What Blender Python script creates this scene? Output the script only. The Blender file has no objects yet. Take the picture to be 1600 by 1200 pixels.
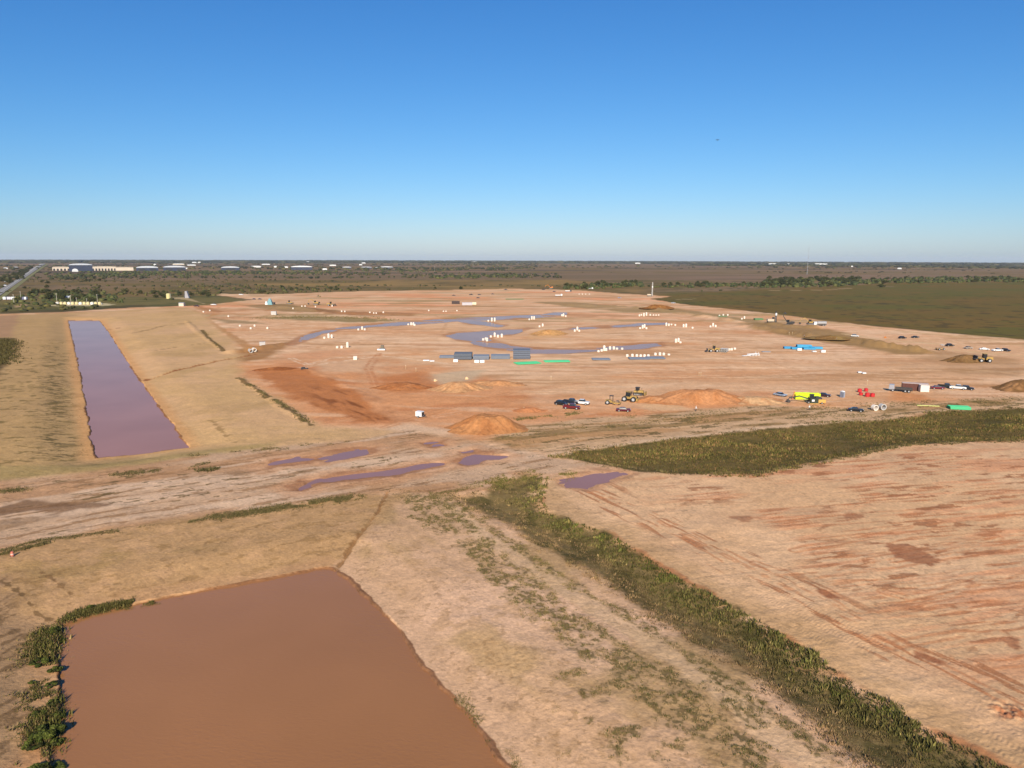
import bpy, bmesh, math, random
import numpy as np
from mathutils import Matrix, Vector
random.seed(7)
rng = np.random.default_rng(7)
R = math.radians
PI = math.pi
scene = bpy.context.scene
COL = scene.collection

# ------------------------------------------------------------------ camera
CAM_H = 50.0
F_PX = 1109.0            # focal length in pixels of the 1600 wide photograph
PITCH, ROLL = 10.05, 0.17
cam_data = bpy.data.cameras.new("Camera")
cam_data.sensor_fit = 'HORIZONTAL'
cam_data.sensor_width = 36.0
cam_data.lens = 36.0 * F_PX / 1600.0
cam_data.clip_start = 0.5
cam_data.clip_end = 150000.0
cam = bpy.data.objects.new("Camera", cam_data)
COL.objects.link(cam)
ROT = Matrix.Rotation(R(90 - PITCH), 3, 'X') @ Matrix.Rotation(R(ROLL), 3, 'Z')
cam.matrix_world = Matrix.Translation((0, 0, CAM_H)) @ ROT.to_4x4()
scene.camera = cam

# ------------------------------------------------------------------ sky, sun, exposure
SUN_EL, SUN_AZ = 29.0, 3.0      # the sun stands behind the camera, its light runs 3 degrees right of the view
world = bpy.data.worlds.new("World")
scene.world = world
world.use_nodes = True
wn = world.node_tree
bg = wn.nodes['Background']
sky = wn.nodes.new('ShaderNodeTexSky')
sky.sky_type = 'NISHITA'
sky.sun_disc = False
sky.sun_elevation = R(SUN_EL)
sky.sun_rotation = R(180 + SUN_AZ)
sky.altitude = 0
sky.air_density = 1.0
sky.dust_density = 0.35
sky.ozone_density = 3.0
sep = wn.nodes.new('ShaderNodeSeparateColor'); comb = wn.nodes.new('ShaderNodeCombineColor')
wn.links.new(sky.outputs[0], sep.inputs[0])
for i_, (g_, a_) in enumerate(((1.52, .194), (1.09, .558), (.85, 1.222))):      # clear-air colour of the blue
    p_ = wn.nodes.new('ShaderNodeMath'); p_.operation = 'POWER'; p_.inputs[1].default_value = g_
    q_ = wn.nodes.new('ShaderNodeMath'); q_.operation = 'MULTIPLY'; q_.inputs[1].default_value = a_
    wn.links.new(sep.outputs[i_], p_.inputs[0]); wn.links.new(p_.outputs[0], q_.inputs[0]); wn.links.new(q_.outputs[0], comb.inputs[i_])
wn.links.new(comb.outputs[0], bg.inputs[0])
bg.inputs[1].default_value = 0.10
sun_d = bpy.data.lights.new("Sun", 'SUN')
sun_d.energy = 4.9
sun_d.angle = R(0.5)
sun_d.color = (1.0, 0.90, 0.75)
sun = bpy.data.objects.new("Sun", sun_d)
COL.objects.link(sun)
_ld = Vector((math.sin(R(SUN_AZ)) * math.cos(R(SUN_EL)), math.cos(R(SUN_AZ)) * math.cos(R(SUN_EL)), -math.sin(R(SUN_EL))))
sun.rotation_euler = _ld.to_track_quat('-Z', 'Y').to_euler()
scene.view_settings.view_transform = 'Standard'
scene.view_settings.look = 'None'
scene.view_settings.exposure = 0.35
scene.view_settings.gamma = 1.0
scene.view_settings.use_curve_mapping = False
scene.render.engine = 'CYCLES'
scene.cycles.max_bounces = 5
scene.cycles.diffuse_bounces = 2
scene.cycles.volume_bounces = 1

# ------------------------------------------------------------------ helpers
RN = np.array(ROT)
def at(px, py, z=0.0):
    """world point on the plane z that the photograph shows at pixel (px, py)"""
    d = RN @ np.array([(px - 800) / F_PX, (600 - py) / F_PX, -1.0])
    t = (z - CAM_H) / d[2]
    return np.array([d[0] * t, d[1] * t])
def dist_at(px, py):
    p = at(px, py); return math.hypot(p[0], p[1])
def ang(p, q):
    a, b = at(*p), at(*q); return math.atan2(b[1] - a[1], b[0] - a[0])
KALB = np.array([1.12, 1.18, 1.29])
def lin(c):
    c = np.asarray(c, float) / 255.0
    return np.where(c <= 0.04045, c / 12.92, ((c + 0.055) / 1.055) ** 2.4)
def A(r, g, b, k=KALB):          # albedo that a sunlit ground shows as this colour
    return np.minimum(lin((r, g, b)) / k, 0.9)
def sstep(a, b, x):
    t = np.clip((x - a) / (b - a), 0, 1); return t * t * (3 - 2 * t)

_TAB = np.random.default_rng(99).random((256, 256)).astype(np.float32)
_TB = np.pad(_TAB, ((0, 1), (0, 1)), mode='wrap').ravel()
def vnoise(x, y, seed):
    x = (x + (seed * 37) % 251).astype(np.float32); y = (y + (seed * 101) % 241).astype(np.float32)
    ix, iy = np.floor(x), np.floor(y)
    fx, fy = x - ix, y - iy
    fx = fx * fx * (3 - 2 * fx); fy = fy * fy * (3 - 2 * fy)
    k = (iy.astype(np.int32) & 255) * 257 + (ix.astype(np.int32) & 255)
    a = _TB[k]; b = _TB[k + 1]; c = _TB[k + 257]; d = _TB[k + 258]
    a = a + (b - a) * fx
    return a + (c + (d - c) * fx - a) * fy
def fbm(X, Y, lam, octaves=4, seed=1, angle=0.0, stretch=1.0, gain=0.55, fade=True):
    """value-noise fBm about 0 in roughly -1..1; lam = wavelength in metres, stretched along angle"""
    X = X.astype(np.float32); Y = Y.astype(np.float32)
    ca, sa = math.cos(angle), math.sin(angle)
    u = (X * ca + Y * sa) / (lam * stretch); v = (-X * sa + Y * ca) / lam
    out = np.zeros(X.shape, np.float32); amp = 1.0; tot = 0.0
    foot = (X * X + Y * Y) * 1.5e-5
    rotc, rots = math.cos(0.5), math.sin(0.5)
    for o in range(octaves):
        l = lam / (2 ** o)
        n = vnoise(u + 17.3 * o, v - 9.1 * o, seed * 31 + o) * 2 - 1
        if fade: n *= 1 - sstep(1.3 * l, 4.5 * l, foot)
        out += amp * n; tot += amp
        amp *= gain
        u, v = u * 2.03, v * 2.03
    return out / tot * 1.6
def poly_w(pts, z=0.0): return np.array([at(p[0], p[1], z) for p in pts])
def sdf(X, Y, poly, margin=60.0):
    """signed distance to a world polygon, negative inside, +margin where far away"""
    out = np.full(X.shape, margin, np.float32)
    lo, hi = poly.min(0) - margin, poly.max(0) + margin
    sel = (X > lo[0]) & (X < hi[0]) & (Y > lo[1]) & (Y < hi[1])
    x, y = X[sel], Y[sel]
    if x.size == 0: return out
    x = x.astype(np.float32); y = y.astype(np.float32); d = np.full(x.shape, 1e18, np.float32); s = np.ones(x.shape, bool); poly = [(float(a_), float(b_)) for a_, b_ in poly]
    n = len(poly)
    for i in range(n):
        ax, ay = poly[i]; bx, by = poly[(i + 1) % n]
        ex, ey = bx - ax, by - ay
        wx, wy = x - ax, y - ay
        t = np.clip((wx * ex + wy * ey) / (ex * ex + ey * ey + 1e-12), 0, 1)
        d = np.minimum(d, (wx - ex * t) ** 2 + (wy - ey * t) ** 2)
        c = ((ay > y) != (by > y))
        xx = ax + (y - ay) * ex / (ey if abs(ey) > 1e-9 else 1e-9)
        s ^= (c & (x < xx))
    d = np.sqrt(d); out[sel] = np.where(s, d, -d)
    return out
def ldist(X, Y, line, margin=60.0):
    """distance to a polyline and the fraction along it"""
    out = np.full(X.shape, margin, np.float32); fr = np.zeros(X.shape, np.float32)
    lo, hi = line.min(0) - margin, line.max(0) + margin
    sel = (X > lo[0]) & (X < hi[0]) & (Y > lo[1]) & (Y < hi[1])
    x, y = X[sel], Y[sel]
    if x.size == 0: return out, fr
    d = np.full(x.shape, 1e18); f = np.zeros(x.shape)
    n = len(line) - 1
    for i in range(n):
        ax, ay = line[i]; bx, by = line[i + 1]
        ex, ey = bx - ax, by - ay
        t = np.clip(((x - ax) * ex + (y - ay) * ey) / (ex * ex + ey * ey + 1e-12), 0, 1)
        dd = (x - ax - ex * t) ** 2 + (y - ay - ey * t) ** 2
        m = dd < d
        d = np.where(m, dd, d); f = np.where(m, (i + t) / n, f)
    out[sel] = np.sqrt(d); fr[sel] = f
    return out, fr

# ------------------------------------------------------------------ the lie of the land, traced as outlines on the ground
Z_P1, Z_P2 = -1.3, -1.5
aB = ang((100, 800), (600, 722))
POND1 = poly_w([(520,890),(545,905),(580,940),(612,975),(640,1010),(662,1045),(675,1057),(700,1085),(730,1120),(765,1163),(800,1205),(900,1330),(500,1480),(40,1330),(84,1200),(89,1150),(96,1080),(91,1020),(97,978),(160,956),(230,943),(275,933),(330,922),(400,908),(470,896),(505,889)], Z_P1)
POND2 = poly_w([(107,501),(155,501),(170,520),(195,560),(222,600),(240,625),(262,655),(292,697),(293,700),(222,710),(150,717),(143,690),(140,660),(133,640),(135,632),(125,580),(117,545),(110,515)], Z_P2)
DITCH_E = poly_w([(705,775),(745,772),(770,762),(795,750),(815,737),(845,742),(842,775),(850,795),(870,803),(900,818),(945,832),(985,855),(1040,890),(1100,925),(1160,955),(1200,980),(1250,1010),(1300,1050),(1340,1075),(1400,1105),(1450,1140),(1500,1165),(1560,1195),(1700,1270),(1500,1300),(1400,1240),(1330,1180),(1260,1130),(1200,1080),(1150,1045),(1080,1000),(1000,945),(950,910),(880,870),(830,850),(790,820),(740,800)])
DITCH_G = poly_w([(868,713),(900,705),(1000,692),(1100,680),(1200,669),(1300,660),(1420,655),(1450,645),(1600,638),(1750,632),(1750,690),(1600,686),(1400,696),(1300,718),(1180,742),(1080,742),(1000,738),(920,724)])
SITE = poly_w([(-200,497),(0,491),(100,487),(215,480),(320,477),(395,468),(340,461),(345,459),(420,460),(560,455),(700,453),(800,451),(900,453),(960,458),(1050,463),(1015,467),(1050,473),(1100,479),(1200,489),(1300,502),(1400,513),(1500,522),(1600,531),(1800,550),(2300,800),(2300,1600),(-900,1600),(-900,620)])
STREAMS = {
 'long': [(456,539),(470,527),(500,517),(540,511),(600,505),(680,499),(760,495),(850,491),(868,488),(884,488),(884,491),(870,494),(800,499),(745,501),(700,503),(640,508),(580,511),(530,516),(500,522),(490,528),(475,533)],
 'branch': [(730,500),(765,503),(792,509),(778,511),(740,506),(715,502)],
 'pool': [(698,524),(712,520),(745,518),(790,515),(828,513),(808,520),(790,524),(765,524),(765,530),(800,540),(850,545),(900,545),(940,543),(1000,537),(1030,535),(1034,540),(1000,545),(960,546),(880,552),(830,552),(785,546),(750,540),(735,534),(712,530)],
 'upper': [(868,516),(895,512),(960,508),(1000,505),(1042,504),(1042,507),(1000,510),(940,513),(900,515)],
}
PUDDLES = [
 [(500,716),(530,705),(560,699),(582,700),(576,709),(550,714),(512,720)],
 [(410,730),(430,719),(465,714),(490,716),(480,721),(440,728),(420,733)],
 [(454,761),(476,752),(500,747),(530,741),(580,737),(620,731),(660,724),(700,722),(690,728),(655,736),(620,743),(585,746),(540,748),(505,754),(470,766)],
 [(710,722),(722,712),(720,706),(738,703),(748,708),(765,709),(790,713),(780,718),(758,717),(748,724),(730,727)],
 [(660,692),(675,689),(690,690),(695,696),(675,698)],
 [(874,749),(905,743),(925,738),(975,737),(986,741),(962,749),(945,757),(920,765),(885,761)],
]
PUD_W = [poly_w(p) for p in PUDDLES]
STR_W = {k: poly_w(v) for k, v in STREAMS.items()}
def PL(*pts): return np.array([at(*p) for p in pts])
BERMS = [   # spoil banks and low berms: line, half width, height
 (PL((830,476),(900,477),(980,480),(1030,484),(1100,494),(1180,507)), 9, 1.6),
 (PL((1150,508),(1250,522),(1300,533)), 8, 2.0),
 (PL((1320,531),(1370,540),(1460,552)), 6, 2.6),
 (PL((405,580),(470,577),(540,602),(596,640)), 5, .35),
 (PL((345,552),(400,545),(455,536)), 6, 1.2),
 (PL((290,500),(310,520),(350,548)), 3, 0.5),
 (PL((372,590),(400,608),(440,635),(480,660)), 2.5, 0.5),
 (PL((1195,505),(1235,510),(1290,512)), 8, 1.6),
 (PL((410,480),(470,482),(520,490)), 12, 1.5),
]
TRENCH = [
 (PL((500,487),(560,491),(640,492)), 6, 1.2),
 (PL((228,590),(300,573),(345,563),(400,553)), 0.8, 0.5),
 (PL((604,770),(590,800),(570,825),(545,855),(530,875),(518,890)), 0.35, 0.3),
]
def height(X, Y):
    r2 = X * X + Y * Y
    near = 1 - sstep(700, 1100, np.sqrt(r2))
    z = 0.22 * fbm(X, Y, 38, 4, 3) * near + 0.09 * fbm(X, Y, 3.2, 5, 4, gain=.62) * near
    # ponds: gentle banks, a small wet cut at the shore
    for poly, zw, wbank, sd in ((POND1, Z_P1, 13, 11), (POND2, Z_P2, 16, 12)):
        d = sdf(X, Y, poly, 60) + 0.28 * fbm(X, Y, 2.2, 3, sd) + 0.5 * fbm(X, Y, 9, 2, sd + 1)
        bank = zw + 0.28 + (z - zw - 0.28) * sstep(0.25, wbank, d)
        bank = np.where(d < 0.25, zw - 0.15 + 0.43 * sstep(-0.1, 0.25, d), bank)
        bank = np.where(d < -0.1, zw - 0.15 - 0.8 * sstep(0.1, 6, -d), bank)
        z = np.where(d < wbank, bank, z)
    d = sdf(X, Y, DITCH_E, 30) + .8 * fbm(X, Y, 6, 3, 26); z = z - 1.0 * sstep(1.5, -7.0, d)
    d = sdf(X, Y, DITCH_G, 30); z = z - 1.2 * sstep(0.5, -8.0, d)
    for p in PUD_W:
        d = sdf(X, Y, p, 12) + 1.3 * fbm(X, Y, 5, 4, 21, aB, 2)
        t = sstep(1.8, -1.4, d); z = z * (1 - t) + t * (-0.235 + .30 * fbm(X, Y, 3.5, 4, 27, aB, 3))
    for p in STR_W.values():
        d = sdf(X, Y, p, 20) + 3.0 * fbm(X, Y, 16, 4, 22, 0, 2)
        t = sstep(2.0, -3.0, d); z = z * (1 - t) + t * (-0.24 + .26 * fbm(X, Y, 9, 3, 28, 0, 4))
    for ln, w, h in BERMS:
        d, f = ldist(X, Y, ln, 30)
        z = z + h * sstep(w, 0, d + 0.35 * w * fbm(X, Y, 9, 3, 23)) * sstep(0, .1, f) * sstep(1, .9, f) * (1 + .3 * fbm(X, Y, 6, 2, 24))
    for ln, w, h in TRENCH:
        d, f = ldist(X, Y, ln, 30)
        z = z - h * sstep(w * 1.6, 0, d + 0.5 * w * fbm(X, Y, 5, 3, 25))
    # churned turning spot of a crawler at the right edge
    p_ = at(1578, 1112); dd_ = np.hypot(X - p_[0], Y - p_[1]); z = z + .28 * sstep(3.2, .6, dd_) * fbm(X, Y, .9, 3, 29, fade=False)
    # wheel ruts beside the near ditch and cleat marks of crawler tracks
    d = sdf(X, Y, DITCH_E, 40)
    aE = ang((900, 818), (1560, 1195)); ux, uy = math.cos(aE), math.sin(aE)
    u = X * ux + Y * uy; v = -X * uy + Y * ux
    rightside = (v > 0) if (-at(1300, 900)[0] * uy + at(1300, 900)[1] * ux) > (-at(1200, 1030)[0] * uy + at(1200, 1030)[1] * ux) else (v < 0)
    z = z - r2 / 1.48e7          # the curve of the earth
    rf = sstep(170, 120, np.sqrt(r2))
    pf = field_f(X, Y)
    lane = sstep(0.25, 0.6, fbm(X, Y, 1.1, 1, 31, aE, 60, fade=False)) * sstep(-.1, .3, fbm(X, Y, 9, 2, 32))
    bandm = sstep(0.5, 1.5, d) * sstep(15, 9, d) * pf
    z = z + rf * bandm * lane * 0.022 * np.sin(u * 2 * PI / 0.5 + 2 * np.sin(v * 2))
    z = z + rf * pf * 0.025 * fbm(X, Y, 0.8, 2, 33, ang((1210, 880), (1400, 862)), 14, fade=False)
    return z
FIELD_F = poly_w([(862,745),(900,735),(985,736),(1180,744),(1300,720),(1400,698),(1600,688),(1800,690),(2300,900),(2300,1400),(1700,1275),(1560,1197),(1500,1167),(1450,1142),(1400,1107),(1340,1077),(1300,1052),(1250,1012),(1200,982),(1160,957),(1100,927),(1040,892),(985,857),(945,834),(900,820),(860,802),(845,785)])
def field_f(X, Y): return sstep(1.0, -1.0, sdf(X, Y, FIELD_F, 10))

aF = ang((1210, 880), (1400, 862)); aE = ang((900, 818), (1560, 1195))
aD = ang((740, 830), (1080, 1040)); aX = 0.0
FIELD_A = poly_w([(-900,600),(-200,500),(0,493),(110,489),(290,480),(318,492),(345,520),(375,545),(368,568),(372,590),(430,628),(500,665),(600,672),(700,690),(560,690),(420,700),(300,716),(150,737),(0,752),(-900,860)])
BAND_B = poly_w([(-900,860),(0,752),(150,737),(300,716),(420,700),(560,690),(640,672),(720,688),(868,713),(920,724),(985,738),(880,745),(800,738),(770,762),(700,772),(600,772),(560,775),(420,797),(330,808),(250,822),(130,835),(60,847),(0,862),(-900,1010)])
FIELD_C = poly_w([(-900,1010),(0,862),(130,835),(330,808),(560,775),(640,772),(620,800),(560,850),(520,890),(480,920),(300,960),(90,1100),(-100,1300),(-900,1500)])
SLOPE_D = poly_w([(640,772),(705,775),(740,800),(790,820),(830,850),(880,870),(950,910),(1000,945),(1080,1000),(1150,1045),(1200,1080),(1260,1130),(1330,1180),(1500,1310),(1100,1500),(700,1500),(790,1200),(640,1010),(520,890),(560,850)])
BAND_H = poly_w([(760,690),(800,672),(900,655),(1040,647),(1200,632),(1330,640),(1440,630),(1600,618),(1750,615),(1750,640),(1600,640),(1450,646),(1420,656),(1200,670),(1000,693),(868,713),(790,700)])
RUST = poly_w([(402,578),(430,575),(470,577),(500,588),(540,604),(575,622),(604,643),(606,654),(585,661),(555,658),(515,642),(470,625),(435,607),(410,592)])
ORANGE = poly_w([(380,572),(520,560),(640,575),(760,600),(880,640),(1010,630),(1200,620),(1240,640),(1050,652),(900,660),(800,684),(720,684),(600,668),(500,664),(430,628),(385,590)])
MIDP = poly_w([(560,560),(700,590),(1000,600),(1200,600),(1600,580),(1800,570),(1800,550),(1400,570),(1000,565),(700,575)])
def mixc(col, c, m):
    return col + (np.asarray(c, np.float32) - col) * m[:, None]
def blob(X, Y, pts, soft, namp=1.0, lam=8, seed=5):
    p = poly_w(pts); 
    return sstep(soft, -soft, sdf(X, Y, p, 60) + namp * fbm(X, Y, lam, 4, seed))
def ground_color(X, Y):
    X = X.astype(np.float64); Y = Y.astype(np.float64)
    r = np.hypot(X, Y); az = np.degrees(np.arctan2(X, np.maximum(Y, 1)))
    n40 = fbm(X, Y, 45, 4, 41); n12 = fbm(X, Y, 12, 4, 42); n3 = fbm(X, Y, 3.0, 4, 43); n150 = fbm(X, Y, 170, 5, 44)
    N = len(X)
    site = sstep(3, -3, sdf(X, Y, SITE, 60) + 3 * n12)
    def prairie(X, Y, n12, n150, r, N):
        # prairie round the site
        pr = np.tile(A(124, 103, 62), (N, 1)).astype(np.float32)
        pr = mixc(pr, A(134, 111, 82), sstep(-0.25, 0.45, n150))
        pr = mixc(pr, A(106, 96, 52), sstep(0.1, 0.6, fbm(X, Y, 90, 4, 45)) * 0.7)
        pr = mixc(pr, A(78, 76, 46), sstep(0.15, 0.7, fbm(X, Y, 28, 5, 46)) * 0.7)
        far = fbm(X, Y, 500, 4, 47, 0.1, 5, fade=False)
        t = sstep(1300, 2100, r)
        pr = mixc(pr, A(140, 114, 92), t * sstep(-0.5, 0.1, far) * 0.85)
        pr = mixc(pr, A(118, 100, 70), t * sstep(0.1, 0.4, far) * 0.8)
        pr = mixc(pr, A(76, 80, 66), sstep(6200, 8500, r + 900 * far) * .9)
        pr = mixc(pr, A(78, 70, 56), t * sstep(0.35, 0.6, fbm(X, Y, 300, 3, 48, 0.05, 7, fade=False)) * 0.8)
        # the dark green field on the right
        gr = blob(X, Y, [(1000,464),(1050,459),(1110,456),(1230,451),(1400,442),(1600,440),(2400,450),(2400,640),(1800,552),(1600,533),(1400,515),(1200,490),(1050,474)], 8, 3, 30, 51)
        g = np.tile(A(112, 95, 46), (N, 1)).astype(np.float32)
        g = mixc(g, A(102, 96, 44), sstep(-0.2, 0.5, fbm(X, Y, 60, 4, 52, 0.3, 2.5)))
        g = mixc(g, A(122, 96, 48), sstep(0.1, 0.6, fbm(X, Y, 25, 4, 53, 0.2, 3)) * .8)
        g = mixc(g, A(66, 62, 38), sstep(0.2, 0.7, fbm(X, Y, 9, 4, 54)) * 0.6)
        pr = mixc(pr, g, gr)
        og = blob(X, Y, [(400,461),(400,441),(600,436),(880,437),(1000,447),(1000,458),(800,452)], 20, 15, 60, 60); pr = mixc(pr, A(152, 124, 74), og * .95 * sstep(-.4, .4, n150))
        for ln, w, c in ((PL((1190,462),(1330,472),(1600,484),(1800,492)), 4, A(68,64,40)), (PL((1200,454),(1290,453),(1330,450)), 7, A(175,150,112)), (PL((1020,456),(1130,452),(1240,446),(1330,446),(1430,449)), 6, A(148,124,98)), (PL((1060,468),(1085,467)),5,A(170,150,105))):
            d, f = ldist(X, Y, ln, 40); pr = mixc(pr, c, sstep(w, w * .4, d + w * .5 * n12) * .75)
        # green strip on the left, road verge
        gl = blob(X, Y, [(-300,500),(-300,478),(0,470),(150,465),(240,464),(310,462),(345,463),(395,470),(320,477),(215,480),(100,488),(0,492)], 6, 4, 30, 55)
        pr = mixc(pr, A(118, 108, 62), gl * .9); pr = mixc(pr, A(92, 90, 50), gl * sstep(-.1, .5, fbm(X, Y, 20, 3, 56, 0, 3)))
        sh = blob(X, Y, [(0,487),(100,483),(215,476),(240,477),(215,480),(100,488),(0,492)], 2, 1, 9, 57); pr = mixc(pr, A(80, 70, 44), sh * .7)
        for pts, c, s in (([(60,476),(165,474),(180,476),(160,478),(70,478)], A(205,190,150), 2), ([(22,478),(40,474),(42,478),(25,480)], A(200,165,130), 2), ([(254,466),(290,464),(312,472),(320,475),(290,468)], A(190,165,125), 2)):
            pr = mixc(pr, c, blob(X, Y, pts, s, 2, 12, 58) * .85)
        return pr
    out = np.zeros((N, 3), np.float32)
    S_ = site < .999
    if S_.any(): out[S_] = prairie(X[S_], Y[S_], n12[S_], n150[S_], r[S_], int(S_.sum()))
    full = (X, Y, out, site)
    I_ = np.nonzero(site > .001)[0]
    X, Y, n40, n12, n3, r = X[I_], Y[I_], n40[I_], n12[I_], n3[I_], r[I_]; N = len(X)
    # ---------------- bare site
    c = np.tile(A(211, 170, 134), (N, 1)).astype(np.float32)
    c = mixc(c, A(222, 187, 156), sstep(-0.1, 0.6, n40) * .8)
    c = mixc(c, A(205, 152, 110), sstep(0.0, 0.6, fbm(X, Y, 30, 4, 61, .05, 3)) * .8)
    c = mixc(c, A(226, 158, 118), sstep(0.25, 0.7, fbm(X, Y, 60, 3, 62, -.05, 3)) * sstep(450, 800, r) * .8)
    c = mixc(c, A(172, 130, 90), sstep(0.25, 0.6, fbm(X, Y, 16, 4, 63, .03, 5)) * .65)
    c = mixc(c, A(152, 134, 92), sstep(0.35, 0.65, fbm(X, Y, 22, 4, 64, .0, 5)) * sstep(480, 620, r) * .65)
    c = mixc(c, A(228, 196, 165), sstep(0.30, 0.6, fbm(X, Y, 7, 4, 65, .1, 6)) * .5)
    c = mixc(c, A(184, 132, 92), sstep(.22, .5, fbm(X, Y, 3.5, 4, 58, .03, 10)) * sstep(-.3, .3, n40) * .55)
    c = mixc(c, A(236, 204, 172), sstep(.25, .5, fbm(X, Y, 2.5, 4, 57, -.06, 12)) * .4)
    c = c * np.array([1.12, 1.09, 1.02], np.float32)
    m = sstep(18, -12, sdf(X, Y, ORANGE, 60) + 10 * n12)
    c = mixc(c, A(219, 155, 106), m * .85); c = mixc(c, A(201, 133, 86), m * sstep(.0, .6, fbm(X, Y, 10, 4, 66, .2, 3)) * .75)
    c = mixc(c, A(224, 180, 142), m * sstep(.15, .6, fbm(X, Y, 8, 4, 67, -.1, 5)) * .7)
    m = sstep(2.5, -2.0, sdf(X, Y, RUST, 30) + 2.5 * n12 + n3)
    c = mixc(c, A(188, 121, 72), m * .9); c = mixc(c, A(134, 80, 44), m * .9 * sstep(-.1, .5, fbm(X, Y, 3, 5, 68, ang((480, 600), (590, 645)), 5)) * sstep(10, -4, sdf(X, Y, poly_w([(500,606),(560,622),(604,645),(600,658),(560,657),(515,640)]), 30)))
    # dark damp and olive bands of the far part
    for pts, cc, s, k in (
        ([(400,496),(470,494),(540,495),(612,500),(570,504),(470,501)], A(140,124,80), 6, .8),
        ([(380,478),(440,474),(480,480),(530,485),(520,488),(440,487)], A(138,116,72), 6, .7),
        ([(480,482),(560,487),(660,489),(640,493),(560,493),(500,489)], A(158,110,68), 5, .7),
        ([(330,497),(400,503),(410,506),(350,505)], A(140,118,74), 4, .7), ([(310,478),(355,487),(340,489),(305,483)], A(168,114,66), 4, .7),
        ([(830,471),(900,472),(960,478),(1060,482),(1180,500),(1200,508),(1060,490),(960,486),(880,479)], A(158,132,88), 5, .8),
        ([(1150,506),(1210,503),(1300,515),(1380,535),(1440,545),(1470,553),(1400,553),(1330,540),(1300,536),(1200,520)], A(152,122,76), 5, .85),
        ([(1470,548),(1540,556),(1600,562),(1600,590),(1500,583),(1440,560)], A(168,130,88), 6, .6),
        ([(345,551),(385,545),(440,537),(460,533),(440,546),(420,558),(380,566),(352,560)], A(165,120,72), 3, .85),
        ([(420,565),(480,555),(600,560),(640,590),(560,585),(480,575)], A(214,160,118), 8, .5),
        ([(470,566),(560,562),(680,575),(600,585),(500,580)], A(228,196,160), 5, .5),
        ([(655,588),(700,582),(755,578),(745,592),(700,602),(670,600)], A(208,184,152), 3, .8),
        ([(605,600),(640,596),(620,606),(600,610)], A(222,198,168), 2, .7),
        ([(585,590),(660,582),(690,602),(650,612),(600,612)], A(196,126,76), 4, .8),
        ([(600,670),(640,664),(700,672),(705,690),(620,694),(590,690)], A(220,188,156), 4, .8),
        ([(1020,645),(1100,643),(1180,640),(1190,650),(1100,655),(1020,658)], A(170,135,85), 4, .8),
        ([(1000,632),(1060,630),(1080,640),(1010,645)], A(226,186,142), 3, .7),
        ([(1390,612),(1440,618),(1450,628),(1385,626)], A(206,136,82), 3, .7),
        ([(1290,566),(1400,560),(1500,566),(1600,572),(1500,576),(1350,574)], A(196,150,108), 5, .6),
        ([(590,572),(660,570),(700,575),(690,582),(600,582)], A(214,148,98), 4, .6),
        ([(430,557),(500,548),(560,546),(570,552),(500,560)], A(216,158,116), 5, .7),
        ([(820,524),(870,522),(880,528),(830,529)], A(225,180,130), 4, .7)):
        c = mixc(c, cc, blob(X, Y, pts, s, s * .8, 10, 69) * k)
    # haul roads: pale worn lines
    for ln, w, cc, k in ((PL((585,575),(570,600),(590,640),(680,665)), 5, A(216,160,116), .5), (PL((345,480),(300,484),(330,505),(370,530),(390,548)), 4, A(186,138,88), .8), (PL((392,492),(340,490),(320,497)), 3, A(196,140,84), .6),
        (PL((640,480),(760,490),(900,484),(1050,478)), 8, A(222,180,140), .5), (PL((700,560),(900,566),(1100,562),(1350,575),(1600,572)), 6, A(224,184,146), .5), (PL((620,700),(760,670),(900,650),(1100,595),(1300,590),(1600,600)), 5, A(222,174,132), .4),
        (PL((1320,522),(1390,532),(1500,540)), 3, A(215,185,140), .8), (PL((1440,542),(1520,550),(1600,556)), 3, A(222,186,140), .8), (PL((1180,490),(1330,508),(1600,540)), 7, A(205,165,118), .5)):
        d, f = ldist(X, Y, ln, 40); c = mixc(c, cc, sstep(w, w * .4, d + w * .5 * n12) * k)
    # single vehicle tracks
    g_ = np.random.default_rng(5)
    for pts, w, cc, k in (([(600,668),(690,640),(800,612),(900,600),(1060,596)], .9, A(196,138,94), .6), ([(656,655),(740,640),(850,640),(950,650)], .8, A(230,184,146), .6), ([(470,575),(520,566),(600,556),(700,568)], 1.1, A(234,204,170), .7), ([(455,560),(480,570),(520,560),(580,556)], 1.0, A(236,208,176), .7),
        ([(900,600),(1100,590),(1300,578),(1500,590),(1600,600)], 1.2, A(186,134,92), .5), ([(880,612),(1100,604),(1300,602),(1450,595)], 1.0, A(230,188,150), .6), ([(1040,520),(1100,530),(1180,560),(1330,600)], 1.2, A(196,148,106), .5), ([(560,535),(700,545),(900,570),(1080,575)], 1.2, A(228,184,144), .5),
        ([(585,600),(575,575),(592,552)], 1.2, A(190,124,80), .6), ([(400,500),(500,512),(600,516),(760,512)], 1.4, A(190,144,102), .5), ([(1150,560),(1250,556),(1400,566),(1600,585)], 1.3, A(226,184,140), .5), ([(640,480),(700,500),(690,520)], 1.8, A(196,146,104), .5),
        ([(900,520),(1000,525),(1120,522),(1250,530)], 1.5, A(190,146,106), .5), ([(820,670),(950,652),(1020,640),(1050,652)], .8, A(190,130,86), .5)):
        d, f = ldist(X, Y, PL(*pts), 12); dd = np.abs(np.abs(d + .5 * n12) - 1.1) if w < 1.3 else d
        c = mixc(c, cc, sstep(w, w * .3, dd) * k * sstep(-.5, .1, n3))
    # wet rims round streams and puddles
    for k_, p in STR_W.items():
        d = sdf(X, Y, p, 25) + 2.5 * n12; c = mixc(c, A(176, 124, 88), sstep(5, 1.0, d) * .7)
    # field A (thin dry grass round the long pond)
    mA = sstep(5, -3, sdf(X, Y, FIELD_A, 60) + 3 * n12)
    S_ = mA > 0.001
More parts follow.
